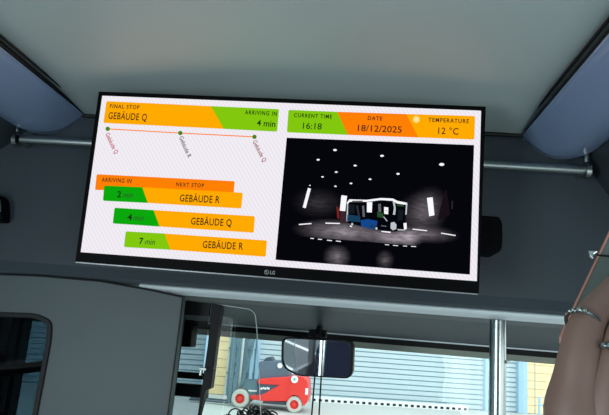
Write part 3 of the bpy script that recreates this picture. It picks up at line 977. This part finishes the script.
for i, (x, y, lab) in enumerate(((-1.10, -2.5, 'dark blue seat of the nearer rear row, against the left wall'), (-0.62, -2.5, 'dark blue seat of the nearer rear row, left of the aisle'),
                                 (0.26, -2.5, 'dark blue seat of the nearer rear row, right of the aisle'), (0.74, -2.5, 'dark blue seat of the nearer rear row, against the right wall'),
                                 (-1.10, -3.4, 'dark blue seat of the last row, against the left wall'), (-0.62, -3.4, 'dark blue seat of the last row, left of the aisle'),
                                 (0.26, -3.4, 'dark blue seat of the last row, right of the aisle'), (0.74, -3.4, 'dark blue seat of the last row, against the right wall'))):
    if i == 0:
        r = seat0
    else:
        r = seat0.copy(); COL.objects.link(r)
        for ch in list(seat0.children):
            c_ = ch.copy(); COL.objects.link(c_); c_.parent = r
    r.location = (x, y, 0); r['label'] = lab
t = thing('grab_pole', 'steel grab pole at the back of the bus beside the left seats', 'pole', (-0.82, -1.2, 0))
mb = MB(); mb.tube([(-0.82, -1.2, 0.0), (-0.82, -1.2, 2.24)], 0.0178, 20); obj('pole_tube', mb, M['steel'], t, smooth=True)
mb = MB(); mb.lathe((-0.82, -1.2, 0), (0, 0, 1), [(0, 0.05), (0.008, 0.05), (0.02, 0.022), (0.02, 0.0)], 28); obj('floor_flange', mb, M['steel'], t, smooth=True)

# ================================================================== OUTSIDE: yard, hall front, forklift
GZ = -0.33
mb = MB(); mb.box((0, 21, GZ - 0.05), (90, 60, 0.1)); struct(obj('ground', mb, M['ground']))
FY = math.radians(15)
fo = V((-0.75, 18.0, GZ))
fx = V((math.cos(FY), math.sin(FY), 0)); fn = V((-math.sin(FY), math.cos(FY), 0))
def fs(px, py):
    p = on_plane(px, py, fo, fn)
    return (p - fo).dot(fx)
def fp(s, z, d=0.0):
    return fo + fx * s + V((0, 0, z)) + fn * d
FR = Matrix((fx, fn, V((0, 0, 1)))).transposed()
def fbox(mb, s0, s1, z0, z1, d0, d1, mi=0):
    mb.box(fp((s0 + s1) / 2, (z0 + z1) / 2, (d0 + d1) / 2), (s1 - s0, d1 - d0, z1 - z0), FR, mi)
S_ = {k: fs(k, 375) for k in (60, 150, 190, 214, 229, 258, 485, 492, 518, 527)}
S_[214] = fs(211, 375); S_[229] = fs(226, 375)
# cladding with horizontal joints
mb = MB()
fbox(mb, -24, 26, 0, 6.0, 0.25, 0.45)
for s0, s1 in ((S_[214], S_[229]), (S_[527], S_[527] + 6)):
    for k in range(24):
        fbox(mb, s0, s1, 0.25 * k + 0.012, 0.25 * k + 0.25, 0.06, 0.26)
for k in range(3):
    s = S_[527] + 0.30 + 1.2 * k
    fbox(mb, s, s + 0.02, 0, 6, 0.05, 0.07, 1)
struct(obj('wall_outside', mb, [M['yellow'], M['groove']]))

def shutter(label, s0, s1, zt, pitch, jl, jr, z0=0.0):
    t = thing('roller_shutter', label, 'shutter', fp((s0 + s1) / 2, 0, 0), 'roller shutters in the hall front')
    mb = MB()
    n = int((zt - z0) / pitch)
    for k in range(n):
        fbox(mb, s0, s1, z0 + pitch * k + pitch * 0.22, z0 + pitch * (k + 1), 0.10, 0.16)
        fbox(mb, s0, s1, z0 + pitch * k, z0 + pitch * k + pitch * 0.22, 0.13, 0.16, 1)
    obj('curtain', mb, [M['shutter'], M['groove']], t)
    for a, b in ((s0 - jl, s0), (s1, s1 + jr)):
        if b - a > 0.01:
            mb = MB(); fbox(mb, a, b, 0, zt, -0.04, 0.16); obj('guide_rail', mb, M['jamb'], t, bevel=0.01)
    mb = MB(); fbox(mb, s0 - jl, s1 + jr, zt + 0.02, zt + 0.5, -0.1, 0.2); obj('shutter_box', mb, M['jamb'], t, bevel=0.02)
    return t
shutter('wide pale blue roller shutter outside, behind the forklift and mirror', S_[258], S_[485], 4.2, 0.15, 0.12, S_[492] - S_[485])
shutter('narrow pale roller shutter outside, just right of the steel pole', S_[492] + 0.02, S_[518], 4.2, 0.15, 0, S_[527] - S_[518])
shutter('pale roller shutter outside, seen through the tinted cab door pane', fs(-140, 375), S_[214] - 0.25, 4.2, 0.15, 0.2, 0.2)
# blue-grey steel frame between yellow wall and the wide shutter
t = thing('steel_gantry', 'pale blue steel frame outside, between the yellow wall and the wide shutter', 'frame', fp((S_[229] + S_[258]) / 2, 0, -0.2))
w_ = S_[258] - 0.13 - S_[229]
mb = MB(); fbox(mb, S_[229], S_[258] - 0.13, 0, 4.2, 0.02, 0.05); obj('back_panel', mb, M['shutter'], t)
for k in range(4):
    s = S_[229] + w_ * (k + 0.5) / 4
    mb = MB(); fbox(mb, s - 0.05, s + 0.05, 0, 4.2, -0.12, 0.02); obj('upright', mb, M['jamb'] if k % 2 else M['midgrey'], t, bevel=0.008)
for z in (0.6, 1.3, 2.0):
    mb = MB(); fbox(mb, S_[229], S_[258] - 0.13, z, z + 0.07, -0.10, 0.0); obj('crossbar', mb, M['midgrey'], t, bevel=0.008)
# pale kerb with dark dashes at the foot of the shutter
t = thing('bump_rail', 'low white bump rail with dark dashes at the foot of the wide shutter', 'rail', fp(1.5, 0, -0.3))
s0, s1 = fs(308, 400), fs(462, 409)
mb = MB(); fbox(mb, s0, s1, 0.0, 0.16, -0.42, -0.22); obj('rail_body', mb, M['white'], t, bevel=0.01)
n = 26
for k in range(n):
    s = s0 + (s1 - s0) * (k + 0.25) / n
    mb = MB(); fbox(mb, s, s + (s1 - s0) / n * 0.5, 0.035, 0.10, -0.428, -0.41); obj('dark_dash', mb, M['dark'], t)
# small hoop guard
t = thing('hoop_guard', 'small pale blue hoop barrier standing before the yellow wall at right', 'barrier', V((at(541, 415, 14).x, 14, GZ)))
h0, h1, h2, h3 = at(538.5, 415, 14), at(539.6, 397, 14), at(546.5, 389, 14), at(547, 415, 14)
mb = MB(); mb.tube([V((h0.x, 14, GZ)), h1, V((h2.x, 14, h1.z + 0.02)), V((h3.x, 14, GZ))], 0.03, 10); obj('hoop', mb, M['jamb'], t, smooth=True)
mb = MB(); a = at(539.2, 405, 14); b = at(547, 405.6, 14); mb.tube([a, b], 0.022, 8); obj('crossbar', mb, M['jamb'], t, smooth=True)

# dark lane added to dim the mirror's view, with oblique stripes for its streaks
mb = MB(); mb.box((-6.4, -12, GZ + 0.004), (9.4, 38, 0.008)); struct(obj('road', mb, M['asphalt']))
for k in range(9):
    ln = tag(obj('lane_streak', (lambda m: (m.box((-4.6, -20 + 2.4 * k, GZ + 0.011), (3.6, 0.14, 0.006), Matrix.Rotation(math.radians(52), 3, 'Z')), m)[1])(MB()), M['white']), 'oblique white stripe added on the dark lane to streak the mirror view', 'added stripe', 'added stripes on the lane')
# hall beside the bus, left: seen through the side windows in the rear view mirror
mb = MB(); mb.box((-13.2, -8, GZ + 3.5), (0.4, 44, 7.0)); struct(obj('wall_yard', mb, M['midgrey']))
for k in range(14):
    y = -27 + 3.0 * k
    t = thing('hall_pilaster', 'steel pilaster of the grey hall wall left of the bus', 'pilaster', (-12.8, y, GZ), 'pilasters of the hall wall')
    mb = MB(); mb.box((-12.85, y, GZ + 3.4), (0.26, 0.5, 6.8)); obj('shaft', mb, M['shutter'], t, bevel=0.02)
    mb = MB(); mb.box((-12.80, y, GZ + 0.15), (0.36, 0.7, 0.3)); obj('base', mb, M['darkgrey'], t, bevel=0.02)

# ---------------- forklift, facing left
KY = 15.45
fk = thing('forklift', 'small red forklift with pale tyres parked in the yard', 'forklift', (at(268, 400, KY).x, KY, GZ))
def k_(px, py, y=KY - 0.50):
    return at(px, py, y)
N0 = KY - 0.50
dep = (0, 1.0, 0)
mb = MB()
mb.prism(smooth_poly([k_(257.2, 379.2), k_(272, 377.8), k_(291, 376.8), k_(291.5, 401.5), k_(263, 401.2), k_(250, 399.2), k_(250, 395.4), k_(259, 395.2), k_(264, 394), k_(275, 387.5), k_(279, 385.2), k_(257.4, 383.8)],
                     [0.05, 0, 0.03, 0, 0.02, 0.03, 0.03, 0.05, 0.05, 0.03, 0, 0.03], 3), dep)
obj('body', mb, M['red'], fk, bevel=0.02)
mb = MB()
mb.prism([k_(258, 383.6, N0 + 0.04), k_(279.5, 385, N0 + 0.04), k_(265, 396, N0 + 0.04), k_(256, 395.6, N0 + 0.04)], (0, 0.9, 0))
e = obj('side_recess', mb, M['darkgrey'], fk); e['label'] = 'dark grey triangular side recess'
mb = MB()
for x, w in ((261.4, 0.07), (263.6, 0.05), (265.4, 0.06), (267.4, 0.05), (269, 0.05)):
    a = k_(x, 388.6 - (0.5 if x in (263.6, 267.4) else 0), N0 + 0.02); mb.box(a, (w * 0.7, 0.02, 0.05))
obj('lettering', mb, M['white'], e)
mb = MB()
mb.prism(smooth_poly([k_(291, 376.8, N0 - 0.03), k_(302, 376.4, N0 - 0.03), k_(307.6, 381, N0 - 0.03), k_(308, 398, N0 - 0.03), k_(306, 404.5, N0 - 0.03), k_(303, 406, N0 - 0.03), k_(301.6, 400, N0 - 0.03), k_(297, 395.2, N0 - 0.03), k_(291.4, 395, N0 - 0.03), k_(287, 399, N0 - 0.03), k_(286.6, 401.5, N0 - 0.03)],
                     [0.02, 0.05, 0.08, 0.02, 0.04, 0.03, 0.05, 0.05, 0.05, 0.05, 0], 3), (0, 1.06, 0))
obj('counterweight', mb, M['red'], fk, bevel=0.03)
mb = MB(); mb.prism([k_(263, 401, N0 + 0.1), k_(287, 402, N0 + 0.1), k_(286, 405.4, N0 + 0.1), k_(262, 403.4, N0 + 0.1)], (0, 0.8, 0)); obj('underframe', mb, M['darkgrey'], fk)
def wheel(px, py, r, y, lab=None):
    c_ = V((k_(px, py, N0).x, y, GZ + r))
    mb = MB(); mb.lathe(c_, (0, 1, 0), [(-0.10, r * 0.55), (-0.10, r * 0.86), (-0.07, r), (0.07, r), (0.10, r * 0.86), (0.10, r * 0.55), (-0.10, r * 0.55)], 30)
    t_ = obj('wheel', mb, M['tyre'], fk, smooth=True)
    mb = MB(); mb.lathe(c_, (0, 1, 0), [(-0.09, 0.0), (-0.09, r * 0.28), (-0.055, r * 0.34), (-0.055, r * 0.50), (-0.09, r * 0.57), (0.08, r * 0.57), (0.08, 0.0)], 26)
    for q in range(6):
        g_ = math.pi * q / 3
        mb.lathe(c_ + V((math.cos(g_) * r * 0.42, -0.05, math.sin(g_) * r * 0.42)), (0, -1, 0), [(0, 0.02), (0.02, 0.02), (0.02, 0)], 6)
    obj('hub', mb, M['red'], t_, smooth=True)
for y in (N0 + 0.08, N0 + 0.95):
    wheel(240.2, 396, 0.222, y); wheel(294.4, 402.6, 0.20, y)
# mast, carriage, forks
mb = MB()
for px in (229.5, 234.5):
    for y in (N0 + 0.20, N0 + 0.72):
        a = k_(px, 400, y); mb.box((a.x, y, GZ + 1.1), (0.09, 0.07, 2.05))
for z in (0.25, 1.0, 2.05):
    a = k_(232, 400, N0 + 0.46); mb.box((a.x, N0 + 0.46, GZ + z), (0.07, 0.6, 0.09))
obj('mast', mb, M['midgrey'], fk, bevel=0.008)
mb = MB(); a = k_(237.4, 400, N0 + 0.45); mb.tube([(a.x, N0 + 0.45, GZ + 0.3), (a.x, N0 + 0.45, GZ + 1.9)], 0.04, 10); obj('lift_cylinder', mb, M['white'], fk, smooth=True)
for y in (N0 + 0.25, N0 + 0.68):
    mb = MB(); a = k_(227.5, 404, y); mb.box((a.x - 0.5, y, GZ + 0.06), (1.0, 0.10, 0.04)); mb.box((a.x, y, GZ + 0.35), (0.04, 0.10, 0.6)); obj('fork', mb, M['darkgrey'], fk, bevel=0.005)
# overhead guard
for y in (N0 + 0.06, N0 + 0.90):
    mb = MB(); a = k_(241.5, 384, y); b = k_(252, 352, y); c_ = k_(254.5, 335, y)
    mb.tube([a, b, c_, V((c_.x + 0.15, y, GZ + 2.02)), V((c_.x + 1.0, y, GZ + 2.02)), k_(291, 352, y), k_(296, 377, y)], 0.03, 8); obj('overhead_guard', mb, M['midgrey'], fk, smooth=True)
mb = MB(); c_ = k_(254.5, 335, N0)
for q in range(7):
    mb.box((c_.x + 0.18 + 0.13 * q, N0 + 0.48, GZ + 2.02), (0.03, 0.86, 0.03))
obj('roof_bars', mb, M['midgrey'], fk)
# seat, hood, dash
mb = MB(); mb.prism(smooth_poly([k_(259, 361.5, N0 + 0.15), k_(287, 360.5, N0 + 0.15), k_(289, 377.5, N0 + 0.15), k_(257.6, 379.6, N0 + 0.15)], 0.04, 3), (0, 0.7, 0)); obj('rear_cabin_panel', mb, M['cabgrey'], fk, bevel=0.02)
mb = MB(); mb.prism(smooth_poly([k_(266, 357.5, N0 + 0.25), k_(271, 357, N0 + 0.25), k_(274, 363, N0 + 0.25), k_(262, 363, N0 + 0.25)], 0.04, 3), (0, 0.5, 0)); obj('seat', mb, M['darkgrey'], fk, bevel=0.03)
mb = MB(); mb.prism(smooth_poly([k_(240, 382, N0 + 0.12), k_(257, 380.5, N0 + 0.12), k_(258, 396, N0 + 0.12), k_(249, 396, N0 + 0.12), k_(246, 388, N0 + 0.12)], 0.03, 3), (0, 0.76, 0)); obj('front_cowl', mb, M['midgrey'], fk, bevel=0.02)
mb = MB(); mb.prism([k_(248.5, 389.9, N0 + 0.10), k_(257.4, 390.4, N0 + 0.10), k_(257.4, 391.8, N0 + 0.10), k_(248.5, 391.3, N0 + 0.10)], (0, 0.03, 0)); obj('white_label', mb, M['white'], fk)
mb = MB(); a = k_(294.6, 379.3, N0 - 0.05); mb.lathe(a, (0, -1, 0), [(0, 0.09), (0.02, 0.09), (0.02, 0)], 20); mb.lathe(a + V((0, -0.021, 0)), (0, -1, 0), [(0, 0.03), (0.004, 0.03), (0.004, 0)], 12, 1)
e = obj('speed_sign', mb, [M['white'], M['green']], fk); e['label'] = 'white round sign with a green centre'
mb = MB(); a = k_(280, 365.6, N0 + 0.1); mb.lathe(a, (0, -1, 0), [(-0.03, 0), (-0.03, 0.05), (0.03, 0.065), (0.04, 0.0)], 16); obj('work_lamp', mb, M['white'], fk, smooth=True)
mb = MB(); a = k_(306.6, 391.5, N0 - 0.035); mb.box(a, (0.07, 0.02, 0.16)); obj('tail_plate', mb, M['white'], fk, bevel=0.01)

# ================================================================== PEOPLE
def skinned(name, verts, edges, mat_, parent=None, sub=2, root=0):
    """verts: list of ((x,y,z), radius) grown into one continuous surface"""
    me = bpy.data.meshes.new(name)
    inv = wm(parent).inverted()
    me.from_pydata([tuple(inv @ V(p)) for p, r in verts], edges, [])
    o = bpy.data.objects.new(name, me)
    COL.objects.link(o)
    if parent is not None:
        o.parent = parent
    me.materials.append(mat_)
    sk = o.modifiers.new('skin', 'SKIN'); sk.use_smooth_shade = True
    sv = me.skin_vertices[0].data
    for i, (p, r) in enumerate(verts):
        rr = r if isinstance(r, tuple) else (r, r)
        sv[i].radius = rr
        sv[i].use_root = (i == root)
    sb = o.modifiers.new('smooth', 'SUBSURF'); sb.levels = sub; sb.render_levels = sub
    return o


def chain(vs, es, pts, start=None):
    """append a chain of (pos, r); returns indices"""
    prev = start; idx = []
    for p, r in pts:
        vs.append((p, r)); i = len(vs) - 1
        if prev is not None:
            es.append((prev, i))
        prev = i; idx.append(i)
    return idx


# ---- the person whose curly hair shows above the lower picture edge
hc = at(250, 449, 1.62); hx, hy, hzz = hc.x, hc.y, hc.z
pp = thing('person', 'person with curly black hair, only the crown showing at the lower picture edge', 'person', (hx, hy, 0))
vs, es = [], []
pel = chain(vs, es, [((hx, hy, hzz - 0.62), 0.13), ((hx, hy, hzz - 0.48), 0.12), ((hx, hy, hzz - 0.34), 0.135), ((hx, hy, hzz - 0.24), 0.10), ((hx, hy + 0.01, hzz - 0.17), 0.055), ((hx, hy + 0.015, hzz - 0.10), 0.055), ((hx, hy + 0.01, hzz - 0.03), 0.078), ((hx, hy + 0.01, hzz + 0.04), 0.075)])
for s_ in (-1, 1):
    chain(vs, es, [((hx + s_ * 0.10, hy, hzz - 0.25), 0.06), ((hx + s_ * 0.18, hy, hzz - 0.27), 0.055), ((hx + s_ * 0.22, hy + 0.02, hzz - 0.52), 0.042), ((hx + s_ * 0.20, hy + 0.16, hzz - 0.70), 0.034), ((hx + s_ * 0.18, hy + 0.22, hzz - 0.76), 0.03)], pel[3])
    chain(vs, es, [((hx + s_ * 0.09, hy, hzz - 0.68), 0.085), ((hx + s_ * 0.10, hy + 0.02, 0.46), 0.058), ((hx + s_ * 0.10, hy, 0.08), 0.04), ((hx + s_ * 0.10, hy + 0.12, 0.035), 0.032)], pel[0])
body = skinned('body', vs, es, M['skin'], pp, 2)
mb = MB()
mb.lathe((hx, hy, hzz - 0.62), (0, 0, 1), [(0.0, 0.165), (0.15, 0.16), (0.28, 0.17), (0.36, 0.14), (0.42, 0.09), (0.45, 0.07)], 24)
jk = obj('jacket', mb, M['jacket'], pp, smooth=True)
# curls: many small loops around the crown
mb = MB()
rnd = random.Random(3)
mb.lathe((hx, hy, hzz - 0.03), (0, 0, 1), [(-0.06, 0.085), (0.0, 0.098), (0.05, 0.092), (0.085, 0.07), (0.105, 0.035), (0.11, 0.0)], 20)
for k in range(150):
    th = rnd.uniform(0, 2 * math.pi); ph = math.acos(rnd.uniform(-0.25, 1.0))
    n_ = V((math.sin(ph) * math.cos(th), math.sin(ph) * math.sin(th), math.cos(ph)))
    base = V((hx, hy, hzz - 0.02)) + V((n_.x * 0.100, n_.y * 0.104, n_.z * 0.108))
    a_ = n_.cross(V((rnd.uniform(-1, 1), rnd.uniform(-1, 1), rnd.uniform(-1, 1)))).normalized(); b_ = n_.cross(a_)
    R_ = rnd.uniform(0.010, 0.022); T_ = rnd.uniform(0.8, 1.4)
    pts = []
    for q in range(13):
        g_ = 2 * math.pi * T_ * q / 12
        pts.append(base + a_ * (R_ * math.cos(g_)) + n_ * (R_ * math.sin(g_) + 0.004) + b_ * (0.018 * (q / 12 - 0.5)))
    mb.tube(pts, 0.0021, 5)
obj('hair', mb, M['hair'], pp, smooth=True)

# ---- the passenger at the right who raises a hand with a phone (only the hand is in the picture)
HY = 0.33
def h_(px, py, d=0.0):
    return tuple(at(px, py, HY + d))
pr = thing('person', 'passenger at the right edge, raised hand with two silver rings around a phone', 'person', (0.46, 0.02, 0))
vs, es = [], []
bx_, by_ = 0.47, -0.02
sp = chain(vs, es, [((bx_, by_, 0.86), 0.14), ((bx_, by_, 1.02), 0.125), ((bx_, by_, 1.17), 0.14), ((bx_, by_, 1.29), 0.10), ((bx_, by_ + 0.01, 1.37), 0.055), ((bx_, by_ + 0.02, 1.43), 0.055), ((bx_, by_ + 0.02, 1.51), 0.078), ((bx_, by_ + 0.02, 1.58), 0.072)])
for s_ in (-1, 1):
    chain(vs, es, [((bx_ + s_ * 0.09, by_, 0.80), 0.088), ((bx_ + s_ * 0.10, by_ + 0.02, 0.46), 0.058), ((bx_ + s_ * 0.10, by_, 0.08), 0.04), ((bx_ + s_ * 0.10, by_ + 0.12, 0.035), 0.032)], sp[0])
chain(vs, es, [((bx_ + 0.10, by_, 1.30), 0.06), ((bx_ + 0.18, by_, 1.28), 0.055), ((bx_ + 0.22, by_ + 0.02, 1.02), 0.042), ((bx_ + 0.20, by_ + 0.14, 0.84), 0.034), ((bx_ + 0.19, by_ + 0.2, 0.78), 0.03)], sp[3])
# raised arm, wrist and hand
wr = V(h_(606, 500))
arm = chain(vs, es, [((bx_ - 0.10, by_, 1.30), 0.06), ((bx_ - 0.17, by_ + 0.02, 1.29), 0.052), ((bx_ - 0.22, by_ + 0.20, 1.34), 0.042), (tuple(V((bx_ - 0.25, by_ + 0.27, 1.47))), 0.036), (tuple(wr), 0.026)], sp[3])
palm = chain(vs, es, [(h_(606, 455, 0.004), 0.027), (h_(608, 420, 0.006), 0.024), (h_(612, 395, 0.006), 0.019)], arm[-1])
roots = [0]
def finger(pts):
    i0 = len(vs)
    chain(vs, es, pts)
    roots.append(i0)
# metacarpal + finger, one chain each (knuckles bent round the phone)
finger([(h_(590, 452), 0.016), (h_(569, 415), 0.0175), (h_(577, 385), 0.0135), (h_(579, 360, -0.002), 0.0118), (h_(583, 333, 0.0), 0.0105), (h_(592, 314, 0.006), 0.0098), (h_(612, 295, 0.012), 0.0095), (h_(634, 272, 0.022), 0.0085), (h_(643, 260, 0.028), 0.0070)])
finger([(h_(606, 450), 0.016), (h_(606, 412, -0.004), 0.0150), (h_(612, 384, -0.006), 0.0130), (h_(617, 360, -0.006), 0.0112), (h_(624, 332, -0.002), 0.0103), (h_(640, 308, 0.004), 0.0098), (h_(662, 284, 0.014), 0.0088), (h_(674, 266, 0.026), 0.0072)])
finger([(h_(628, 452), 0.016), (h_(640, 416, -0.003), 0.0145), (h_(648, 390, -0.004), 0.0125), (h_(656, 366, -0.004), 0.0106), (h_(666, 340, 0.0), 0.0098), (h_(680, 318, 0.006), 0.0090), (h_(694, 300, 0.018), 0.0070)])
finger([(h_(640, 456), 0.015), (h_(668, 424, 0.0), 0.0125), (h_(680, 402, 0.0), 0.0108), (h_(690, 380, 0.002), 0.0092), (h_(700, 360, 0.006), 0.0082), (h_(708, 344, 0.016), 0.0064)])
# thumb: leaves the side of the palm and closes on the far face of the phone
finger([(h_(596, 458, 0.008), 0.014), (h_(578, 424, 0.022), 0.0125), (h_(580, 392, 0.046), 0.0105), (h_(598, 358, 0.059), 0.0094), (h_(610, 338, 0.060), 0.0072)])
body = skinned('body', vs, es, M['skin'], pr, 2)
for i in roots:
    body.data.skin_vertices[0].data[i].use_root = True
mb = MB()
mb.lathe((bx_, by_, 0.8), (0, 0, 1), [(0.0, 0.17), (0.2, 0.165), (0.36, 0.175), (0.46, 0.15), (0.53, 0.10), (0.57, 0.07)], 24)
obj('jacket', mb, M['jacket'], pr, smooth=True)
mb = MB()
mb.tube([(bx_ - 0.15, by_ + 0.01, 1.30), (bx_ - 0.20, by_ + 0.12, 1.315), (bx_ - 0.224, by_ + 0.20, 1.34), (bx_ - 0.245, by_ + 0.25, 1.43)], [0.072, 0.062, 0.056, 0.050], 16)
obj('sleeve', mb, M['jacket'], pr, smooth=True)
mb = MB(); mb.lathe((bx_, by_ + 0.0, 1.55), (0, 0, 1), [(-0.14, 0.085), (-0.05, 0.10), (0.02, 0.096), (0.07, 0.075), (0.10, 0.03), (0.105, 0)], 20); obj('hair', mb, M['hair'], pr, smooth=True)
def finger_ring(c, axis, r, lab, stones):
    c = V(c); axis = V(axis).normalized()
    q = V((0, -1, 0)); a = (q - axis * q.dot(axis)).normalized(); b = axis.cross(a)
    mb = MB()
    pts = [c + (a * math.cos(g) + b * math.sin(g)) * r for g in [2 * math.pi * k / 28 for k in range(28)]]
    mb.tube(pts, 0.0011, 8, closed=True)
    for g, sz in stones:
        p_ = c + (a * math.cos(g) + b * math.sin(g)) * (r + 0.0008)
        o_ = (a * math.cos(g) + b * math.sin(g))
        mb.lathe(p_ - o_ * sz * 0.5, o_, [(0, sz), (sz * 0.6, sz), (sz * 1.2, sz * 0.6), (sz * 1.3, 0)], 8)
    e = obj('ring', mb, M['steel'], pr, smooth=True); e['label'] = lab
i1 = V(h_(584, 329, 0.0)); i2 = V(h_(591, 312, 0.006))
finger_ring(V(h_(583.5, 323, 0.002)), V(h_(590, 312, 0.008)) - V(h_(583, 333, 0.0)), 0.0090, 'silver ring with small stones on the forefinger', [(-1.35, 0.0012), (-1.1, 0.0015), (-0.8, 0.0017), (-0.5, 0.0015)])
finger_ring(V(h_(618, 357, -0.006)), V(h_(624, 332, -0.002)) - V(h_(617, 360, -0.006)), 0.0116, 'silver ring with square stones on the middle finger', [(-0.75, 0.0022), (-0.45, 0.0022), (-1.05, 0.002)])

# ---- the phone held in that hand
ph = thing('phone', 'dark phone with a rose edge held up in the hand at the right edge', 'phone', h_(600, 300, 0.03))
p0 = V(h_(556, 344, 0.037)); p1 = V(h_(637, 173, 0.042))
ax = (p1 - p0).normalized()
vw = ((p0 + p1) / 2 - CAM).normalized()
sd = ax.cross(vw).normalized()
if sd.x < 0:
    sd = -sd
sd = (sd * 0.99 + vw * 0.06).normalized()
sd = (sd - ax * sd.dot(ax)).normalized()
nn = ax.cross(sd).normalized()
if nn.dot(vw) > 0:
    nn = -nn                       # towards the viewer
L_ = (p1 - p0).length; W_ = 0.072
cs = [(0, 0), (W_, 0), (W_, L_), (0, L_)]
def pl(u, v, d=0.0):
    return p0 + sd * u + ax * v + nn * d
ol = smooth_poly([pl(u, v) for u, v in cs], 0.009, 5)
cc = sum(ol, V()) / len(ol)
mb = MB(); mb.prism([p + (cc - p).normalized() * 0.0008 for p in ol], nn * -0.0074)
obj('back_panel', mb, M['phone'], ph)
mb = MB(); mb.frame([p + nn * 0.0006 for p in ol], [p + (cc - p).normalized() * 0.0018 + nn * 0.0006 for p in ol], nn * -0.0082)
e = obj('edge_frame', mb, M['copper'], ph, bevel=0.0004); e['label'] = 'rose coloured metal edge'
q0 = on_plane(593, 255, pl(0, 0, 0.001), nn)
mb = MB(); mb.prism([on_plane(x, y, pl(0, 0, 0.0012), nn) for x, y in ((587.8, 251.4), (598.2, 251.6), (593.6, 255.0), (592.6, 259.6), (589.2, 256.6))], nn * 0.002)
e = obj('metal_clip', mb, M['steel'], ph, bevel=0.0005); e['label'] = 'small bright metal clip near the edge'
mb = MB(); mb.tube([on_plane(597, 255, pl(0, 0, 0.0006), nn), on_plane(612, 256.4, pl(0, 0, 0.0006), nn)], 0.0006, 6)
mb.tube([on_plane(588, 304, pl(0, 0, 0.0006), nn), on_plane(612, 272, pl(0, 0, 0.0006), nn)], 0.0006, 6)
obj('seam', mb, M['dark'], ph)
